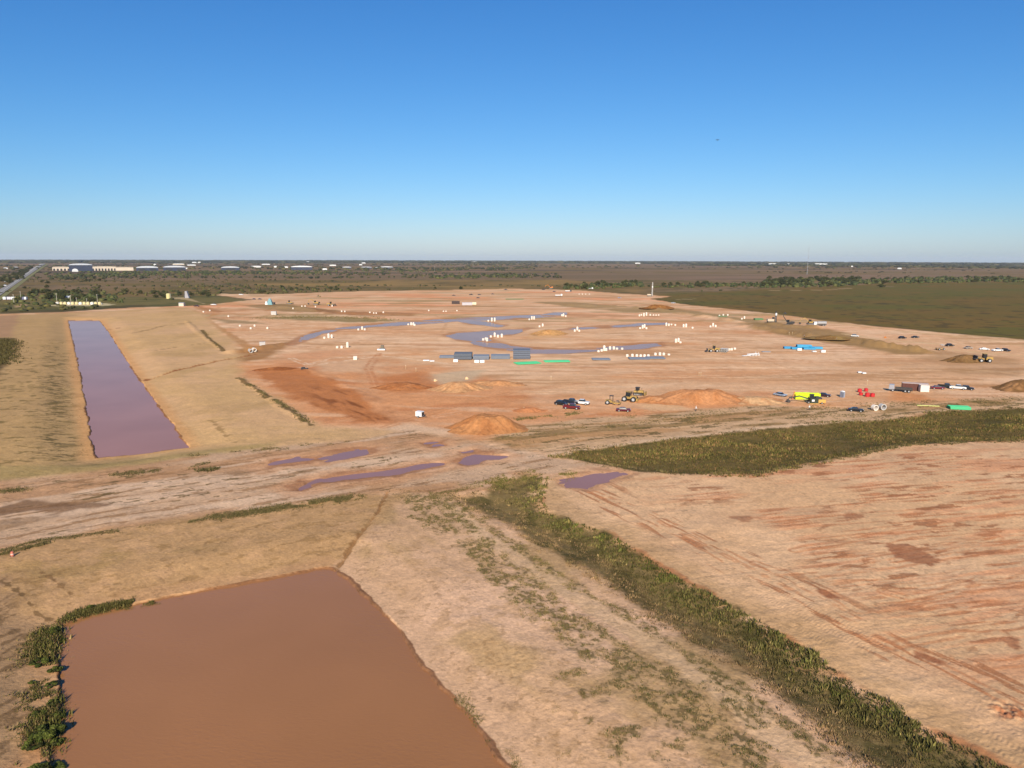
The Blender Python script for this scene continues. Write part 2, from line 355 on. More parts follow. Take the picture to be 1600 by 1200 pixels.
    def z_a(X, Y, n3, n12, n40, N, r):
        a = np.tile(A(208, 170, 120), (N, 1)).astype(np.float32)
        a = mixc(a, A(212, 172, 128), sstep(-.2, .5, n40)); a = mixc(a, A(196, 160, 110), sstep(0, .6, fbm(X, Y, 18, 4, 71, 1.2, 2)) * .8)
        a = mixc(a, A(218, 178, 132), sstep(.1, .6, fbm(X, Y, 3, 3, 72, .1, 7)) * .5)
        left = sstep(20, 0, sdf(X, Y, poly_w([(-900,560),(0,493),(95,489),(104,560),(112,640),(130,745),(0,752),(-900,860)]), 60) + 5 * n12)
        a = mixc(a, A(180, 148, 100), left * .75)
        m = blob(X, Y, [(66,528),(96,530),(103,600),(110,725),(60,712),(58,640),(70,590)], 4, 5, 14, 73)
        wd = fbm(X, Y, 1.1, 5, 74, 0.1, 3)
        a = mixc(a, A(104, 90, 56), m * sstep(.0, .45, wd) * .9)
        a = mixc(a, A(122, 104, 62), left * sstep(.25, .6, fbm(X, Y, 1.5, 5, 75, .1, 3)) * .8)
        a = mixc(a, A(216, 170, 118), blob(X, Y, [(100,495),(165,496),(240,600),(305,700),(294,702),(240,627),(155,501),(107,501),(150,717),(128,720),(112,600)], 3, 1.5, 6, 76) * .7)
        d = sdf(X, Y, POND2, 30) + .8 * n3; a = mixc(a, A(214, 160, 104), sstep(5, 1, d) * .6)
        a = mixc(a, A(172, 149, 98), blob(X, Y, [(-900,800),(0,728),(150,722),(300,704),(430,690),(420,699),(300,715),(150,736),(0,750),(-900,850)], 2.5, 1.5, 9, 77) * .75)
        a = mixc(a, A(172, 135, 104), blob(X, Y, [(-60,495),(30,491),(17,526),(-60,530)], 3, 2, 10, 78) * .8)
        a = mixc(a, A(96, 80, 50), blob(X, Y, [(-60,526),(22,528),(12,560),(0,585),(-60,640)], 2, 2, 10, 79) * .9)
        for ln, w in ((PL((330,655),(345,670),(362,690)), 1.2), (PL((240,548),(330,535)), 1.0), (PL((210,520),(260,508),(300,504)), 2)):
            d, f = ldist(X, Y, ln, 20); a = mixc(a, A(140, 112, 70), sstep(w, w * .3, d + w * n3) * .6)
        return a
    if S_.any(): c[S_] = mixc(c[S_], z_a(X[S_], Y[S_], n3[S_], n12[S_], n40[S_], int(S_.sum()), r[S_]), mA[S_])
    for ln, w, cc in ((PL((228,590),(300,573),(345,563),(400,553)), 1.5, A(160,105,62)), (PL((315,515),(330,532),(350,548)), 1.5, A(120,96,56)), (PL((372,590),(400,608),(420,622)), 1.3, A(115,92,56)), (PL((430,625),(458,645),(485,663)), 1.3, A(108,90,56)), (PL((158,514),(185,511)), 1.5, A(175,130,90))):
        d, f = ldist(X, Y, ln, 20); c = mixc(c, cc, sstep(w, w * .4, d + w * .8 * n3) * .9)
    # band B (churned track with weeds and stains)
    mB = sstep(2.5, -2, sdf(X, Y, BAND_B, 40) + 2 * n12)
    S_ = mB > 0.001
    def z_b(X, Y, n3, n12, n40, N, r):
        b = np.tile(A(206, 172, 140), (N, 1)).astype(np.float32)
        b = mixc(b, A(192, 150, 112), sstep(-.1, .5, fbm(X, Y, 12, 4, 81, aB, 4)))
        b = mixc(b, A(218, 186, 156), sstep(.1, .5, fbm(X, Y, 6, 4, 82, aB, 6)) * .8)
        b = mixc(b, A(150, 114, 78), sstep(.26, .42, fbm(X, Y, 1.8, 5, 83, aB, 6, gain=.7)) * .7)
        b = mixc(b, A(112, 94, 60), sstep(.32, .42, fbm(X, Y, 1.0, 5, 84, aB, 4, gain=.75)) * sstep(-.25, .2, n12) * .85)
        for p in PUD_W:
            d = sdf(X, Y, p, 14) + 1.2 * n3 + 1.5 * n12; b = mixc(b, A(210, 160, 120), sstep(6, 2.5, d) * .6); b = mixc(b, A(170, 120, 86), sstep(1.8, .2, d) * .75)
        b = mixc(b, A(120, 88, 60), blob(X, Y, [(-60,800),(0,795),(40,785),(130,782),(160,790),(80,800),(0,806),(-60,815)], 1.0, 2.2, 6, 85) * .75)
        b = mixc(b, A(130, 100, 68), blob(X, Y, [(-60,822),(0,815),(90,806),(50,818),(0,828),(-60,836)], 1, 2, 5, 86) * .55)
        return b
    if S_.any(): c[S_] = mixc(c[S_], z_b(X[S_], Y[S_], n3[S_], n12[S_], n40[S_], int(S_.sum()), r[S_]), mB[S_])
    # band H (north edge of the far ditch)
    mH = sstep(3, -2.5, sdf(X, Y, BAND_H, 40) + 3 * n12)
    S_ = mH > 0.001
    def z_h(X, Y, n3, n12, n40, N, r):
        h = np.tile(A(208, 172, 134), (N, 1)).astype(np.float32)
        aH = ang((800, 690), (1400, 640))
        h = mixc(h, A(190, 148, 104), sstep(-.1, .5, fbm(X, Y, 9, 4, 91, aH, 5)))
        h = mixc(h, A(146, 118, 74), sstep(.15, .5, fbm(X, Y, 4, 5, 92, aH, 5)) * .8)
        h = mixc(h, A(108, 94, 56), sstep(.26, .40, fbm(X, Y, 1.6, 4, 93, aH, 4, gain=.75)) * .8)
        return h
    if S_.any(): c[S_] = mixc(c[S_], z_h(X[S_], Y[S_], n3[S_], n12[S_], n40[S_], int(S_.sum()), r[S_]), mH[S_])
    d, f = ldist(X, Y, PL((868,711),(1000,691),(1200,668),(1330,658)), 20); c = mixc(c, A(222,190,156), sstep(2.2, .8, d + n3) * .8)
    # field C
    mC = sstep(2, -1.5, sdf(X, Y, FIELD_C, 40) + 1.5 * n12)
    S_ = mC > 0.001
    def z_k(X, Y, n3, n12, n40, N, r):
        k = np.tile(A(190, 152, 108), (N, 1)).astype(np.float32)
        k = mixc(k, A(198, 158, 114), sstep(-.3, .5, n40)); k = mixc(k, A(176, 143, 94), sstep(0, .6, fbm(X, Y, 11, 4, 101, aB, 2)) * .7)
        k = mixc(k, A(206, 164, 122), sstep(.1, .6, fbm(X, Y, 4, 4, 102)) * .5); k = mixc(k, A(150, 118, 74), sstep(.35, .6, fbm(X, Y, 1.3, 4, 103, aB, 2)) * .5)
        d = sdf(X, Y, POND1, 30); k = mixc(k, A(206, 160, 118), sstep(5, 1, d + 1.5 * n3) * .6)
        lc = blob(X, Y, [(-900,1000),(0,900),(50,960),(35,1040),(20,1300),(-900,1500)], 1.5, 2, 5, 104)
        k = mixc(k, A(176, 142, 106), lc * .8); k = mixc(k, A(124, 98, 68), lc * sstep(.1, .5, fbm(X, Y, 1.0, 5, 105, 1.3, 2)) * .8)
        return k
    if S_.any(): c[S_] = mixc(c[S_], z_k(X[S_], Y[S_], n3[S_], n12[S_], n40[S_], int(S_.sum()), r[S_]), mC[S_])
    # slope D
    mD = sstep(2, -1.5, sdf(X, Y, SLOPE_D, 40) + 1.0 * n12)
    S_ = mD > 0.001
    def z_s(X, Y, n3, n12, n40, N, r):
        s = np.tile(A(210, 171, 134), (N, 1)).astype(np.float32)
        s = mixc(s, A(220, 181, 148), sstep(-.2, .5, n40)); s = mixc(s, A(180, 148, 102), sstep(0, .6, fbm(X, Y, 9, 4, 111, aD, 2)) * .7)
        s = mixc(s, A(176, 140, 98), sstep(.25, .6, fbm(X, Y, 2.4, 5, 112)) * .4)
        d = sdf(X, Y, POND1, 30); s = mixc(s, A(218, 178, 142), sstep(6, 1.5, d + 2 * n3) * .7)
        s = mixc(s, A(214, 180, 142), weed_tracks(X, Y) * .7)
        wdm = weeds(X, Y); s = mixc(s, A(160, 134, 94), wdm * .4); s = mixc(s, A(112, 98, 62), wdm * sstep(.05, .25, fbm(X, Y, .55, 3, 113)) * .8)
        s = mixc(s, A(150, 118, 80), sstep(.46, .58, fbm(X, Y, .6, 3, 114)) * sstep(.0, .3, fbm(X, Y, 6, 3, 115)) * .4)
        return s
    if S_.any(): c[S_] = mixc(c[S_], z_s(X[S_], Y[S_], n3[S_], n12[S_], n40[S_], int(S_.sum()), r[S_]), mD[S_])
    # field F (scraped red clay)
    mF = sstep(.8, -.5, sdf(X, Y, FIELD_F, 40) + .8 * n3)
    S_ = mF > 0.001
    def z_q(X, Y, n3, n12, n40, N, r):
        q = np.tile(A(212, 172, 131), (N, 1)).astype(np.float32)
        q = mixc(q, A(218, 180, 142), sstep(-.3, .4, n40) * .8); q = mixc(q, A(200, 162, 126), sstep(.0, .5, fbm(X, Y, 20, 4, 121, aF, 2)) * .6)
        dE0 = sdf(X, Y, DITCH_E, 60); interior_ = sstep(15, 24, dE0 + 4 * n12) * sstep(0, 25, -sdf(X, Y, poly_w([(1100,760),(1700,740),(1700,1150),(1500,1040),(1250,900)]), 60) + 4)
        act = sstep(-.4, .15, fbm(X, Y, 30, 3, 129)) * sstep(0, 25, -sdf(X, Y, poly_w([(1000,700),(1700,700),(1700,1150),(1500,1040),(1250,900),(1060,800)]), 60) + 12)
        q = mixc(q, A(212, 152, 112), sstep(.1, .5, fbm(X, Y, 1.6, 4, 122, aF, 12)) * act * .7)
        farF = sstep(140, 190, r)
        dE = sdf(X, Y, DITCH_E, 60)
        interior = sstep(14, 22, dE + 4 * n12)
        dens = .10 * fbm(X, Y, 25, 3, 123)
        q = q * 1.10
        ca_, sa_ = math.cos(aF), math.sin(aF); vv = -X * sa_ + Y * ca_ + 1.6 * fbm(X, Y, 30, 2, 133, aF, 2) + .25 * n3
        q = mixc(q, A(206, 146, 104), sstep(.45, .95, np.sin(vv * 2 * PI / 2.6)) * sstep(-.25, .25, fbm(X, Y, 2.6, 3, 134, aF, 12)) * interior_ * .55)
        st = sstep(.30, .46, fbm(X, Y, .9, 5, 124, aF, 9) + dens)
        q = mixc(q, A(188, 126, 86), st * interior * act * .8)
        st = sstep(.46, .60, fbm(X, Y, 2.6, 6, 125, aF, 2.5) + dens)
        q = mixc(q, A(162, 110, 76), st * interior * act * .8)
        st = sstep(.42, .56, fbm(X, Y, 1.1, 5, 126, aE, 9))
        q = mixc(q, A(172, 114, 76), st * (1 - interior) * sstep(6, 9, dE) * .75)
        for pts in ([(1300,930),(1340,955),(1400,950),(1480,930),(1600,905)], [(1340,990),(1390,1010),(1500,990),(1600,975)], [(1180,880),(1220,895),(1290,890),(1400,868),(1560,840)], [(1380,925),(1420,935),(1500,915),(1600,890)], [(1240,860),(1300,850),(1440,825),(1600,800)], [(1500,1030),(1540,1040),(1600,1035)], [(1230,905),(1330,893),(1480,870),(1600,850)], [(900,760),(1010,800),(1150,870),(1300,950),(1600,1110)], [(930,770),(1060,835),(1200,910),(1400,1015)]):
            d, f = ldist(X, Y, PL(*pts), 8); q = mixc(q, A(196, 134, 92), sstep(.45, .15, np.abs(np.abs(d + .3 * n3) - .9)) * .6 * sstep(-.5, .2, n3))
        p_ = at(1578, 1112); q = mixc(q, A(176, 112, 76), sstep(3.0, .8, np.hypot(X - p_[0], Y - p_[1])) * sstep(-.3, .3, fbm(X, Y, .8, 3, 144)) * .9)
        q = mixc(q, A(186, 150, 104), sstep(8, 2, dE + 2 * n3) * .5); q = mixc(q, A(184, 122, 80), sstep(1.6, .3, dE + .8 * n3) * sstep(.1, .4, fbm(X, Y, 12, 2, 127)) * .8)
        for pts, kk in (([(1380,853),(1420,848),(1455,868),(1478,876),(1450,882),(1400,872)], .8), ([(1310,810),(1330,803),(1372,800),(1352,808),(1325,814)], .7), ([(1145,808),(1180,806),(1195,812),(1160,815)], .6), ([(1600,1000),(1575,992),(1560,1002),(1580,1012),(1600,1016)], .8), ([(1500,905),(1512,903),(1535,910),(1520,915)], .7), ([(1262,915),(1275,915),(1310,935),(1295,935)], .9), ([(1420,1012),(1480,1035),(1470,1037),(1430,1022)], .9)):
            q = mixc(q, A(162, 106, 74), blob(X, Y, pts, .5, 1.2, 2.5, 128) * kk)
        d = sdf(X, Y, PUD_W[5], 14) + 1.0 * n3; q = mixc(q, A(196, 146, 110), sstep(3, .6, d) * .7)
        return q
    if S_.any(): c[S_] = mixc(c[S_], z_q(X[S_], Y[S_], n3[S_], n12[S_], n40[S_], int(S_.sum()), r[S_]), mF[S_])
    # ditch soils under the vegetation
    d = sdf(X, Y, DITCH_E, 30) + 1.0 * n3 + 1.2 * n12 + .4; c = mixc(c, A(156, 128, 88), sstep(1.2, -.8, d) * .7); c = mixc(c, A(128, 110, 72), sstep(-.2, -2.0, d))
    c = mixc(c, A(82, 76, 42), sstep(.3, -1.0, d) * sstep(-.2, .4, fbm(X, Y, 3, 4, 131)) * .8)
    d = sdf(X, Y, DITCH_G, 30) + .8 * n3; c = mixc(c, A(112, 96, 58), sstep(.3, -1.2, d))
    c = mixc(c, A(84, 78, 44), sstep(.3, -1.2, d) * sstep(-.2, .4, fbm(X, Y, 6, 4, 132, .1, 3)) * .8)
    # wet rim at the big pond
    for p in (POND1, POND2):
        d = sdf(X, Y, p, 20) + .28 * fbm(X, Y, 2.2, 3, 11); c = mixc(c, A(120, 80, 54), sstep(.45, .2, d) * .85)
    for ln, w, cc in ((PL((604,770),(590,800),(570,825),(545,855),(530,875),(518,890)), .35, A(150,112,72)), (PL((60,888),(75,900),(110,925)), .2, A(140,108,72)), (PL((0,905),(30,925),(60,955),(100,965)), .25, A(120,94,62))):
        d, f = ldist(X, Y, ln, 8); c = mixc(c, cc, sstep(w * 1.5, w * .4, d + .5 * fbm(X, Y, 1.2, 3, 133)) * .8)
    c = c * (1 + .07 * n3 + .05 * n12)[:, None]
    X, Y, out, site = full
    out[I_] = mixc(out[I_], c, site[I_])
    fine = fbm(X, Y, .5, 3, 140, gain=.75) * .13 + fbm(X, Y, 1.6, 4, 141, gain=.7) * .06
    out = out * (1 + fine)[:, None]
    sp = sstep(.50, .62, fbm(X, Y, .8, 3, 142)) * sstep(.0, .35, fbm(X, Y, 14, 3, 143)) * sstep(260, 160, np.hypot(X, Y))
    out = out * (1 - .20 * sp)[:, None]
    return np.clip(out, .01, .9).astype(np.float32)
def weed_tracks(X, Y):
    d1, f = ldist(X, Y, PL((700,790),(760,840),(850,900),(960,968),(1080,1045),(1250,1180),(1400,1300)), 30)
    return sstep(2.6, 1.2, np.abs(d1) + .8 * fbm(X, Y, 3, 3, 150))
def weeds(X, Y):
    """0..1 how weedy the slope between big pond and ditch is"""
    rows = np.zeros(X.shape, np.float32)
    for ln, w in ((PL((738,850),(790,910),(850,960),(930,1020),(1010,1080),(1120,1160),(1200,1240)), 2.6), (PL((700,785),(740,830),(800,890),(870,950),(960,1010),(1080,1090),(1200,1190)), 1.8),
                  (PL((660,760),(720,790),(800,850),(880,905),(1000,975),(1130,1060),(1300,1190)), 1.2), (PL((640,775),(670,800),(700,830)), 3)):
        d, f = ldist(X, Y, ln, 20); rows = np.maximum(rows, sstep(w * 1.3, w * .3, d + .9 * fbm(X, Y, 4, 3, 151)))
    low = blob(X, Y, [(900,1040),(1000,1040),(1130,1100),(1260,1180),(1400,1300),(1000,1400),(900,1200),(850,1120)], 3, 4, 9, 152)
    top = blob(X, Y, [(600,760),(700,745),(780,745),(760,775),(700,780),(690,830),(640,820)], 2, 3, 9, 153)
    n = fbm(X, Y, 2.2, 5, 154)
    return np.clip(np.maximum(1.15 * rows * sstep(-.6, .1, n), np.maximum(low * .9 * sstep(-.05, .45, n), top * sstep(.0, .5, n))) , 0, 1)

# ------------------------------------------------------------------ mesh helpers
def tag(o, label=None, cat=None, group=None, kind=None):
    if label: o['label'] = label
    if cat: o['category'] = cat
    if group: o['group'] = group
    if kind: o['kind'] = kind
    return o
def np_mesh(name, V, F, mats=(), col=None, smooth=False, F3=None):
    """V (n,3), F (m,4) or (m,3) index arrays; col per-vertex rgb"""
    me = bpy.data.meshes.new(name)
    V = np.ascontiguousarray(V, np.float32); F = np.ascontiguousarray(F, np.int32)
    loops = F.ravel(); k = F.shape[1]; starts = np.arange(len(F), dtype=np.int32) * k
    if F3 is not None and len(F3):
        F3 = np.ascontiguousarray(F3, np.int32)
        starts = np.concatenate([starts, len(loops) + np.arange(len(F3), dtype=np.int32) * 3]); loops = np.concatenate([loops, F3.ravel()])
    me.vertices.add(len(V)); me.vertices.foreach_set('co', V.ravel())
    me.loops.add(len(loops)); me.loops.foreach_set('vertex_index', loops)
    me.polygons.add(len(starts)); me.polygons.foreach_set('loop_start', starts)
    if smooth: me.polygons.foreach_set('use_smooth', np.ones(len(starts), bool))
    me.update(calc_edges=True)
    if col is not None:
        a = me.color_attributes.new('col', 'FLOAT_COLOR', 'POINT')
        c4 = np.ones((len(V), 4), np.float32); c4[:, :3] = col
        a.data.foreach_set('color', c4.ravel())
    for m in mats: me.materials.append(m)
    return me
def link(name, me, parent=None, loc=None, rz=0.0):
    o = bpy.data.objects.new(name, me); COL.objects.link(o)
    if parent is not None: o.parent = parent
    if loc is not None: o.location = loc
    if rz: o.rotation_euler = (0, 0, rz)
    return o

def mat(name, rgb, rough=.6, metal=0.0, spec=.5, noise=.12, nscale=1.5, attr=False, bump=0.0, bscale=3.0, coat=0.0, trans=None):
    m = bpy.data.materials.new(name); m.use_nodes = True
    nt = m.node_tree; b = nt.nodes['Principled BSDF']
    b.inputs['Roughness'].default_value = rough; b.inputs['Metallic'].default_value = metal
    b.inputs['Specular IOR Level'].default_value = spec
    if coat: b.inputs['Coat Weight'].default_value = coat
    geo = nt.nodes.new('ShaderNodeNewGeometry')
    nz = nt.nodes.new('ShaderNodeTexNoise'); nz.inputs['Scale'].default_value = nscale; nz.inputs['Detail'].default_value = 5
    nt.links.new(geo.outputs['Position'], nz.inputs['Vector'])
    mr = nt.nodes.new('ShaderNodeMapRange'); mr.inputs[1].default_value = .3; mr.inputs[2].default_value = .7
    mr.inputs[3].default_value = 1 - noise; mr.inputs[4].default_value = 1 + noise
    nt.links.new(nz.outputs['Fac'], mr.inputs[0])
    mul = nt.nodes.new('ShaderNodeVectorMath'); mul.operation = 'SCALE'
    nt.links.new(mr.outputs[0], mul.inputs['Scale'])
    if attr:
        at_ = nt.nodes.new('ShaderNodeAttribute'); at_.attribute_name = 'col'
        nt.links.new(at_.outputs['Color'], mul.inputs[0])
    else: mul.inputs[0].default_value = tuple(rgb)
    nt.links.new(mul.outputs[0], b.inputs['Base Color'])
    if bump:
        n2 = nt.nodes.new('ShaderNodeTexNoise'); n2.inputs['Scale'].default_value = bscale; n2.inputs['Detail'].default_value = 6; n2.inputs['Roughness'].default_value = .65
        nt.links.new(geo.outputs['Position'], n2.inputs['Vector'])
        bp = nt.nodes.new('ShaderNodeBump'); bp.inputs['Strength'].default_value = 1.0; bp.inputs['Distance'].default_value = bump
        nt.links.new(n2.outputs['Fac'], bp.inputs['Height']); nt.links.new(bp.outputs[0], b.inputs['Normal'])
    return m
M_SOIL = mat('soil', (0, 0, 0), .95, spec=.08, noise=.10, nscale=2.2, attr=True, bump=.12, bscale=1.8)
M_PILE = mat('heaped_soil', (0, 0, 0), .95, spec=.08, noise=.16, nscale=1.1, attr=True, bump=.25, bscale=1.3)
M_LEAF = mat('leaves', (0, 0, 0), .75, spec=.15, noise=.15, nscale=1.0, attr=True)

def water_mat(name, rgb, rip, scale, rough=.06, spec=.5, ior=1.33):
    m = bpy.data.materials.new(name); m.use_nodes = True; nt = m.node_tree; b = nt.nodes['Principled BSDF']
    b.inputs['IOR'].default_value = ior; b.inputs['Specular IOR Level'].default_value = spec; b.inputs['Roughness'].default_value = rough
    geo = nt.nodes.new('ShaderNodeNewGeometry')
    n1 = nt.nodes.new('ShaderNodeTexNoise'); n1.inputs['Scale'].default_value = .035; n1.inputs['Detail'].default_value = 3
    nt.links.new(geo.outputs['Position'], n1.inputs['Vector'])
    cr = nt.nodes.new('ShaderNodeMapRange'); cr.inputs[1].default_value = .35; cr.inputs[2].default_value = .65; cr.inputs[3].default_value = .94; cr.inputs[4].default_value = 1.06
    nt.links.new(n1.outputs['Fac'], cr.inputs[0])
    mul = nt.nodes.new('ShaderNodeVectorMath'); mul.operation = 'SCALE'; mul.inputs[0].default_value = tuple(rgb)
    nt.links.new(cr.outputs[0], mul.inputs['Scale']); nt.links.new(mul.outputs[0], b.inputs['Base Color'])
    mp = nt.nodes.new('ShaderNodeMapping'); mp.inputs['Rotation'].default_value = (0, 0, R(20)); mp.inputs['Scale'].default_value = (.55, 1.3, 1)
    nt.links.new(geo.outputs['Position'], mp.inputs[0])
    n2 = nt.nodes.new('ShaderNodeTexNoise'); n2.inputs['Scale'].default_value = scale; n2.inputs['Detail'].default_value = 3; n2.inputs['Distortion'].default_value = .6
    nt.links.new(mp.outputs[0], n2.inputs['Vector'])
    n3 = nt.nodes.new('ShaderNodeTexNoise'); n3.inputs['Scale'].default_value = .06
    nt.links.new(geo.outputs['Position'], n3.inputs['Vector'])
    m3 = nt.nodes.new('ShaderNodeMapRange'); m3.inputs[1].default_value = .4; m3.inputs[2].default_value = .7; m3.inputs[3].default_value = .25; m3.inputs[4].default_value = 1
    nt.links.new(n3.outputs['Fac'], m3.inputs[0])
    bp = nt.nodes.new('ShaderNodeBump'); bp.inputs['Distance'].default_value = rip
    nt.links.new(m3.outputs[0], bp.inputs['Strength']); nt.links.new(n2.outputs['Fac'], bp.inputs['Height']); nt.links.new(bp.outputs[0], b.inputs['Normal'])
    return m

# ------------------------------------------------------------------ ground: one sheet from under the camera to the horizon
def build_ground():
    dep = np.concatenate([np.arange(45.5, 0.20, -0.043), [0.17, 0.14, 0.115, 0.10, 0.088]])
    rr = CAM_H / np.tan(np.radians(dep))
    azd = np.arange(-44, 44.01, 0.058)
    side = np.concatenate([azd, np.arange(47, 316, 3.0)])
    nA, nR = len(side), len(rr)
    a = np.radians(side)
    Xg = (rr[:, None] * np.sin(a)[None, :]); Yg = (rr[:, None] * np.cos(a)[None, :])
    X = np.concatenate([Xg.ravel(), [0.0]]); Y = np.concatenate([Yg.ravel(), [0.0]])
    Z = height(X, Y); C = ground_color(X, Y)
    V = np.stack([X, Y, Z], 1)
    i = np.arange(nR - 1)[:, None] * nA; j = np.arange(nA)[None, :]; j2 = (j + 1) % nA
    F = np.stack([i + j, i + j2, i + nA + j2, i + nA + j], -1).reshape(-1, 4)
    j = np.arange(nA); F3 = np.stack([np.full(nA, len(X) - 1), (j + 1) % nA, j], 1)
    F = F[:, ::-1]; F3 = F3
    me = np_mesh('ground', V, F, [M_SOIL], C, True, F3)
    o = link('ground', me); o['kind'] = 'structure'
build_ground()

# ------------------------------------------------------------------ water
def expand(poly, d):
    c = poly.copy(); n = len(poly)
    area = 0.5 * np.sum(poly[:, 0] * np.roll(poly[:, 1], -1) - np.roll(poly[:, 0], -1) * poly[:, 1])
    s = 1 if area > 0 else -1
    for i in range(n):
        e1 = poly[i] - poly[i - 1]; e2 = poly[(i + 1) % n] - poly[i]
        n1 = np.array([e1[1], -e1[0]]) / (np.hypot(*e1) + 1e-9); n2 = np.array([e2[1], -e2[0]]) / (np.hypot(*e2) + 1e-9)
        m = n1 + n2; m = m / max(np.hypot(*m), .6)
        c[i] = poly[i] + s * m * d
    return c
def water(name, poly, z, m, grow):
    bm = bmesh.new()
    p = expand(poly, grow)
    vs = [bm.verts.new((q[0], q[1], z)) for q in p]
    f = bm.faces.new(vs); f.normal_update()
    if f.normal.z < 0: f.normal_flip()
    bmesh.ops.triangulate(bm, faces=bm.faces[:])
    me = bpy.data.meshes.new(name); bm.to_mesh(me); bm.free(); me.materials.append(m)
    o = link(name, me); o['kind'] = 'structure'
W1 = water_mat('muddy_water', A(166, 117, 76), .05, 2.2, .12, .42)
W2 = water_mat('muddy_water_far', A(168, 126, 118), .004, 1.5, .16, .5, 1.075)
W3 = water_mat('puddle_water', A(158, 116, 104), .002, 1.2, .10, .5, 1.22)
W4 = water_mat('stream_water', A(164, 134, 124), .002, 1.2, .2, .5, 1.07)
water('pond', POND1, Z_P1, W1, .8)
water('pond', POND2, Z_P2, W2, .8)
for i_, p in enumerate(PUD_W): water('puddle', p, -.13 + .006 * i_, W3, .9)
for i_, p in enumerate(STR_W.values()): water('stream', p, -.12 + .01 * i_, W4, 1.5)

# ------------------------------------------------------------------ the air between here and the horizon
def build_haze():
    d = 36000.0; bm = bmesh.new(); bmesh.ops.create_cube(bm, size=1.0)
    for v in bm.verts: v.co = (v.co.x * 2 * d, v.co.y * 2 * d, -85.0 if v.co.z < 0 else 150.0)
    me = bpy.data.meshes.new('haze'); bm.to_mesh(me); bm.free()
    m = bpy.data.materials.new('haze'); m.use_nodes = True; nt = m.node_tree
    nt.nodes.remove(nt.nodes['Principled BSDF'])
    vol = nt.nodes.new('ShaderNodeVolumePrincipled'); vol.inputs['Color'].default_value = (.80, .89, 1.0, 1); vol.inputs['Density'].default_value = 2.2e-5; vol.inputs['Anisotropy'].default_value = 0.0
    nt.links.new(vol.outputs[0], nt.nodes['Material Output'].inputs['Volume'])
    me.materials.append(m); o = link('haze', me); o['kind'] = 'stuff'
HAZE = True
if HAZE: build_haze()

# ------------------------------------------------------------------ plants
def in_poly(P, poly): return sdf(P[:, 0], P[:, 1], poly, 5) < 0
def scatter_in(poly, n, rmax=1e9):
    lo, hi = poly.min(0), poly.max(0)
    P = rng.random((n, 2)) * (hi - lo) + lo
    r = np.hypot(P[:, 0], P[:, 1])
    return P[in_poly(P, poly) & (r < rmax) & (P[:, 1] > 40)]
def tufts(P, H, W, C, blades=5, lean=.5):
    """many leaning grass blades in one mesh; P (n,2), H height, W half spread, C (n,3)"""
    n = len(P)
    z = height(P[:, 0], P[:, 1])
    a = rng.random((n, blades)) * 2 * PI
    off = rng.random((n, blades)) ** .6 * W[:, None]
    bx = P[:, 0:1] + np.cos(a) * off; by = P[:, 1:2] + np.sin(a) * off
    h = H[:, None] * (.55 + .6 * rng.random((n, blades)))
    ln = lean * h * rng.random((n, blades))
    la = a + (rng.random((n, blades)) - .5) * 1.5
    wd = (.10 + .16 * rng.random((n, blades))) * H[:, None]
    wa = rng.random((n, blades)) * PI
    zb = np.repeat(z[:, None], blades, 1) - .05
    p0 = np.stack([bx - np.cos(wa) * wd, by - np.sin(wa) * wd, zb], -1)
    p1 = np.stack([bx + np.cos(wa) * wd, by + np.sin(wa) * wd, zb], -1)
    p2 = np.stack([bx + np.cos(la) * ln, by + np.sin(la) * ln, zb + h], -1)
    V = np.stack([p0, p1, p2], 2).reshape(-1, 3)
    F = np.arange(len(V)).reshape(-1, 3)
    c = C[:, None, :] * (.75 + .5 * rng.random((n, blades, 1)))
    c = np.repeat(c[:, :, None, :], 3, 2).reshape(-1, 3)
    return V, F, c
def stuff_mesh(name, packs, label, cat, m=None):
    V = []; F = []; C = []; o = 0
    for v, f, c in packs:
        V.append(v); F.append(f + o); C.append(c); o += len(v)
    me = np_mesh(name, np.concatenate(V), np.concatenate(F), [m or M_LEAF], np.concatenate(C))
    ob = link(name, me); tag(ob, label, cat, kind='stuff'); return ob
def pal(n, cols, w):
    cols = np.array([A(*c) for c in cols]); k = rng.choice(len(cols), n, p=np.array(w) / sum(w)); return cols[k] * (.85 + .3 * rng.random((n, 1)))
# near ditch
P = scatter_in(expand(DITCH_E, 2.0), 165000, 260)
de_ = sdf(P[:, 0], P[:, 1], DITCH_E, 10) + 1.8 * fbm(P[:, 0], P[:, 1], 3.5, 3, 207); P = P[(de_ < .2 + 1.2 * rng.random(len(P)) ** 2) | (sdf(P[:, 0], P[:, 1], FIELD_F, 10) < 1)]; P = P[sdf(P[:, 0], P[:, 1], FIELD_F, 10) > -.4 + .5 * fbm(P[:, 0], P[:, 1], 2, 2, 208)]
r = np.hypot(P[:, 0], P[:, 1]); P = P[rng.random(len(P)) < np.clip(1.25 - r / 150, .28, 1)]
dF = sdf(P[:, 0], P[:, 1], FIELD_F, 20); n = len(P)
clump = fbm(P[:, 0], P[:, 1], 2.4, 3, 201); big = fbm(P[:, 0], P[:, 1], 9, 3, 202)
green = sstep(8.5, 1.5, dF + 3 * big)[:, None]
cg = pal(n, [(90,96,44),(104,106,52),(74,78,38),(122,112,64)], [4,3,3,2]); cb = pal(n, [(136,114,82),(118,102,68),(148,122,92),(98,90,56)], [5,4,3,2])
green = np.clip(green * (.75 + .5 * sstep(-.3, .5, big)[:, None]), 0, 1)
C_ = cb * (1 - green) + cg * green
C_ = C_ * np.maximum(.45, .88 + .34 * clump[:, None] + .25 * fbm(P[:, 0], P[:, 1], .9, 2, 210)[:, None]) * rng.choice([.55, .9, 1.1, 1.6], n, p=[.25, .35, .28, .12])[:, None]
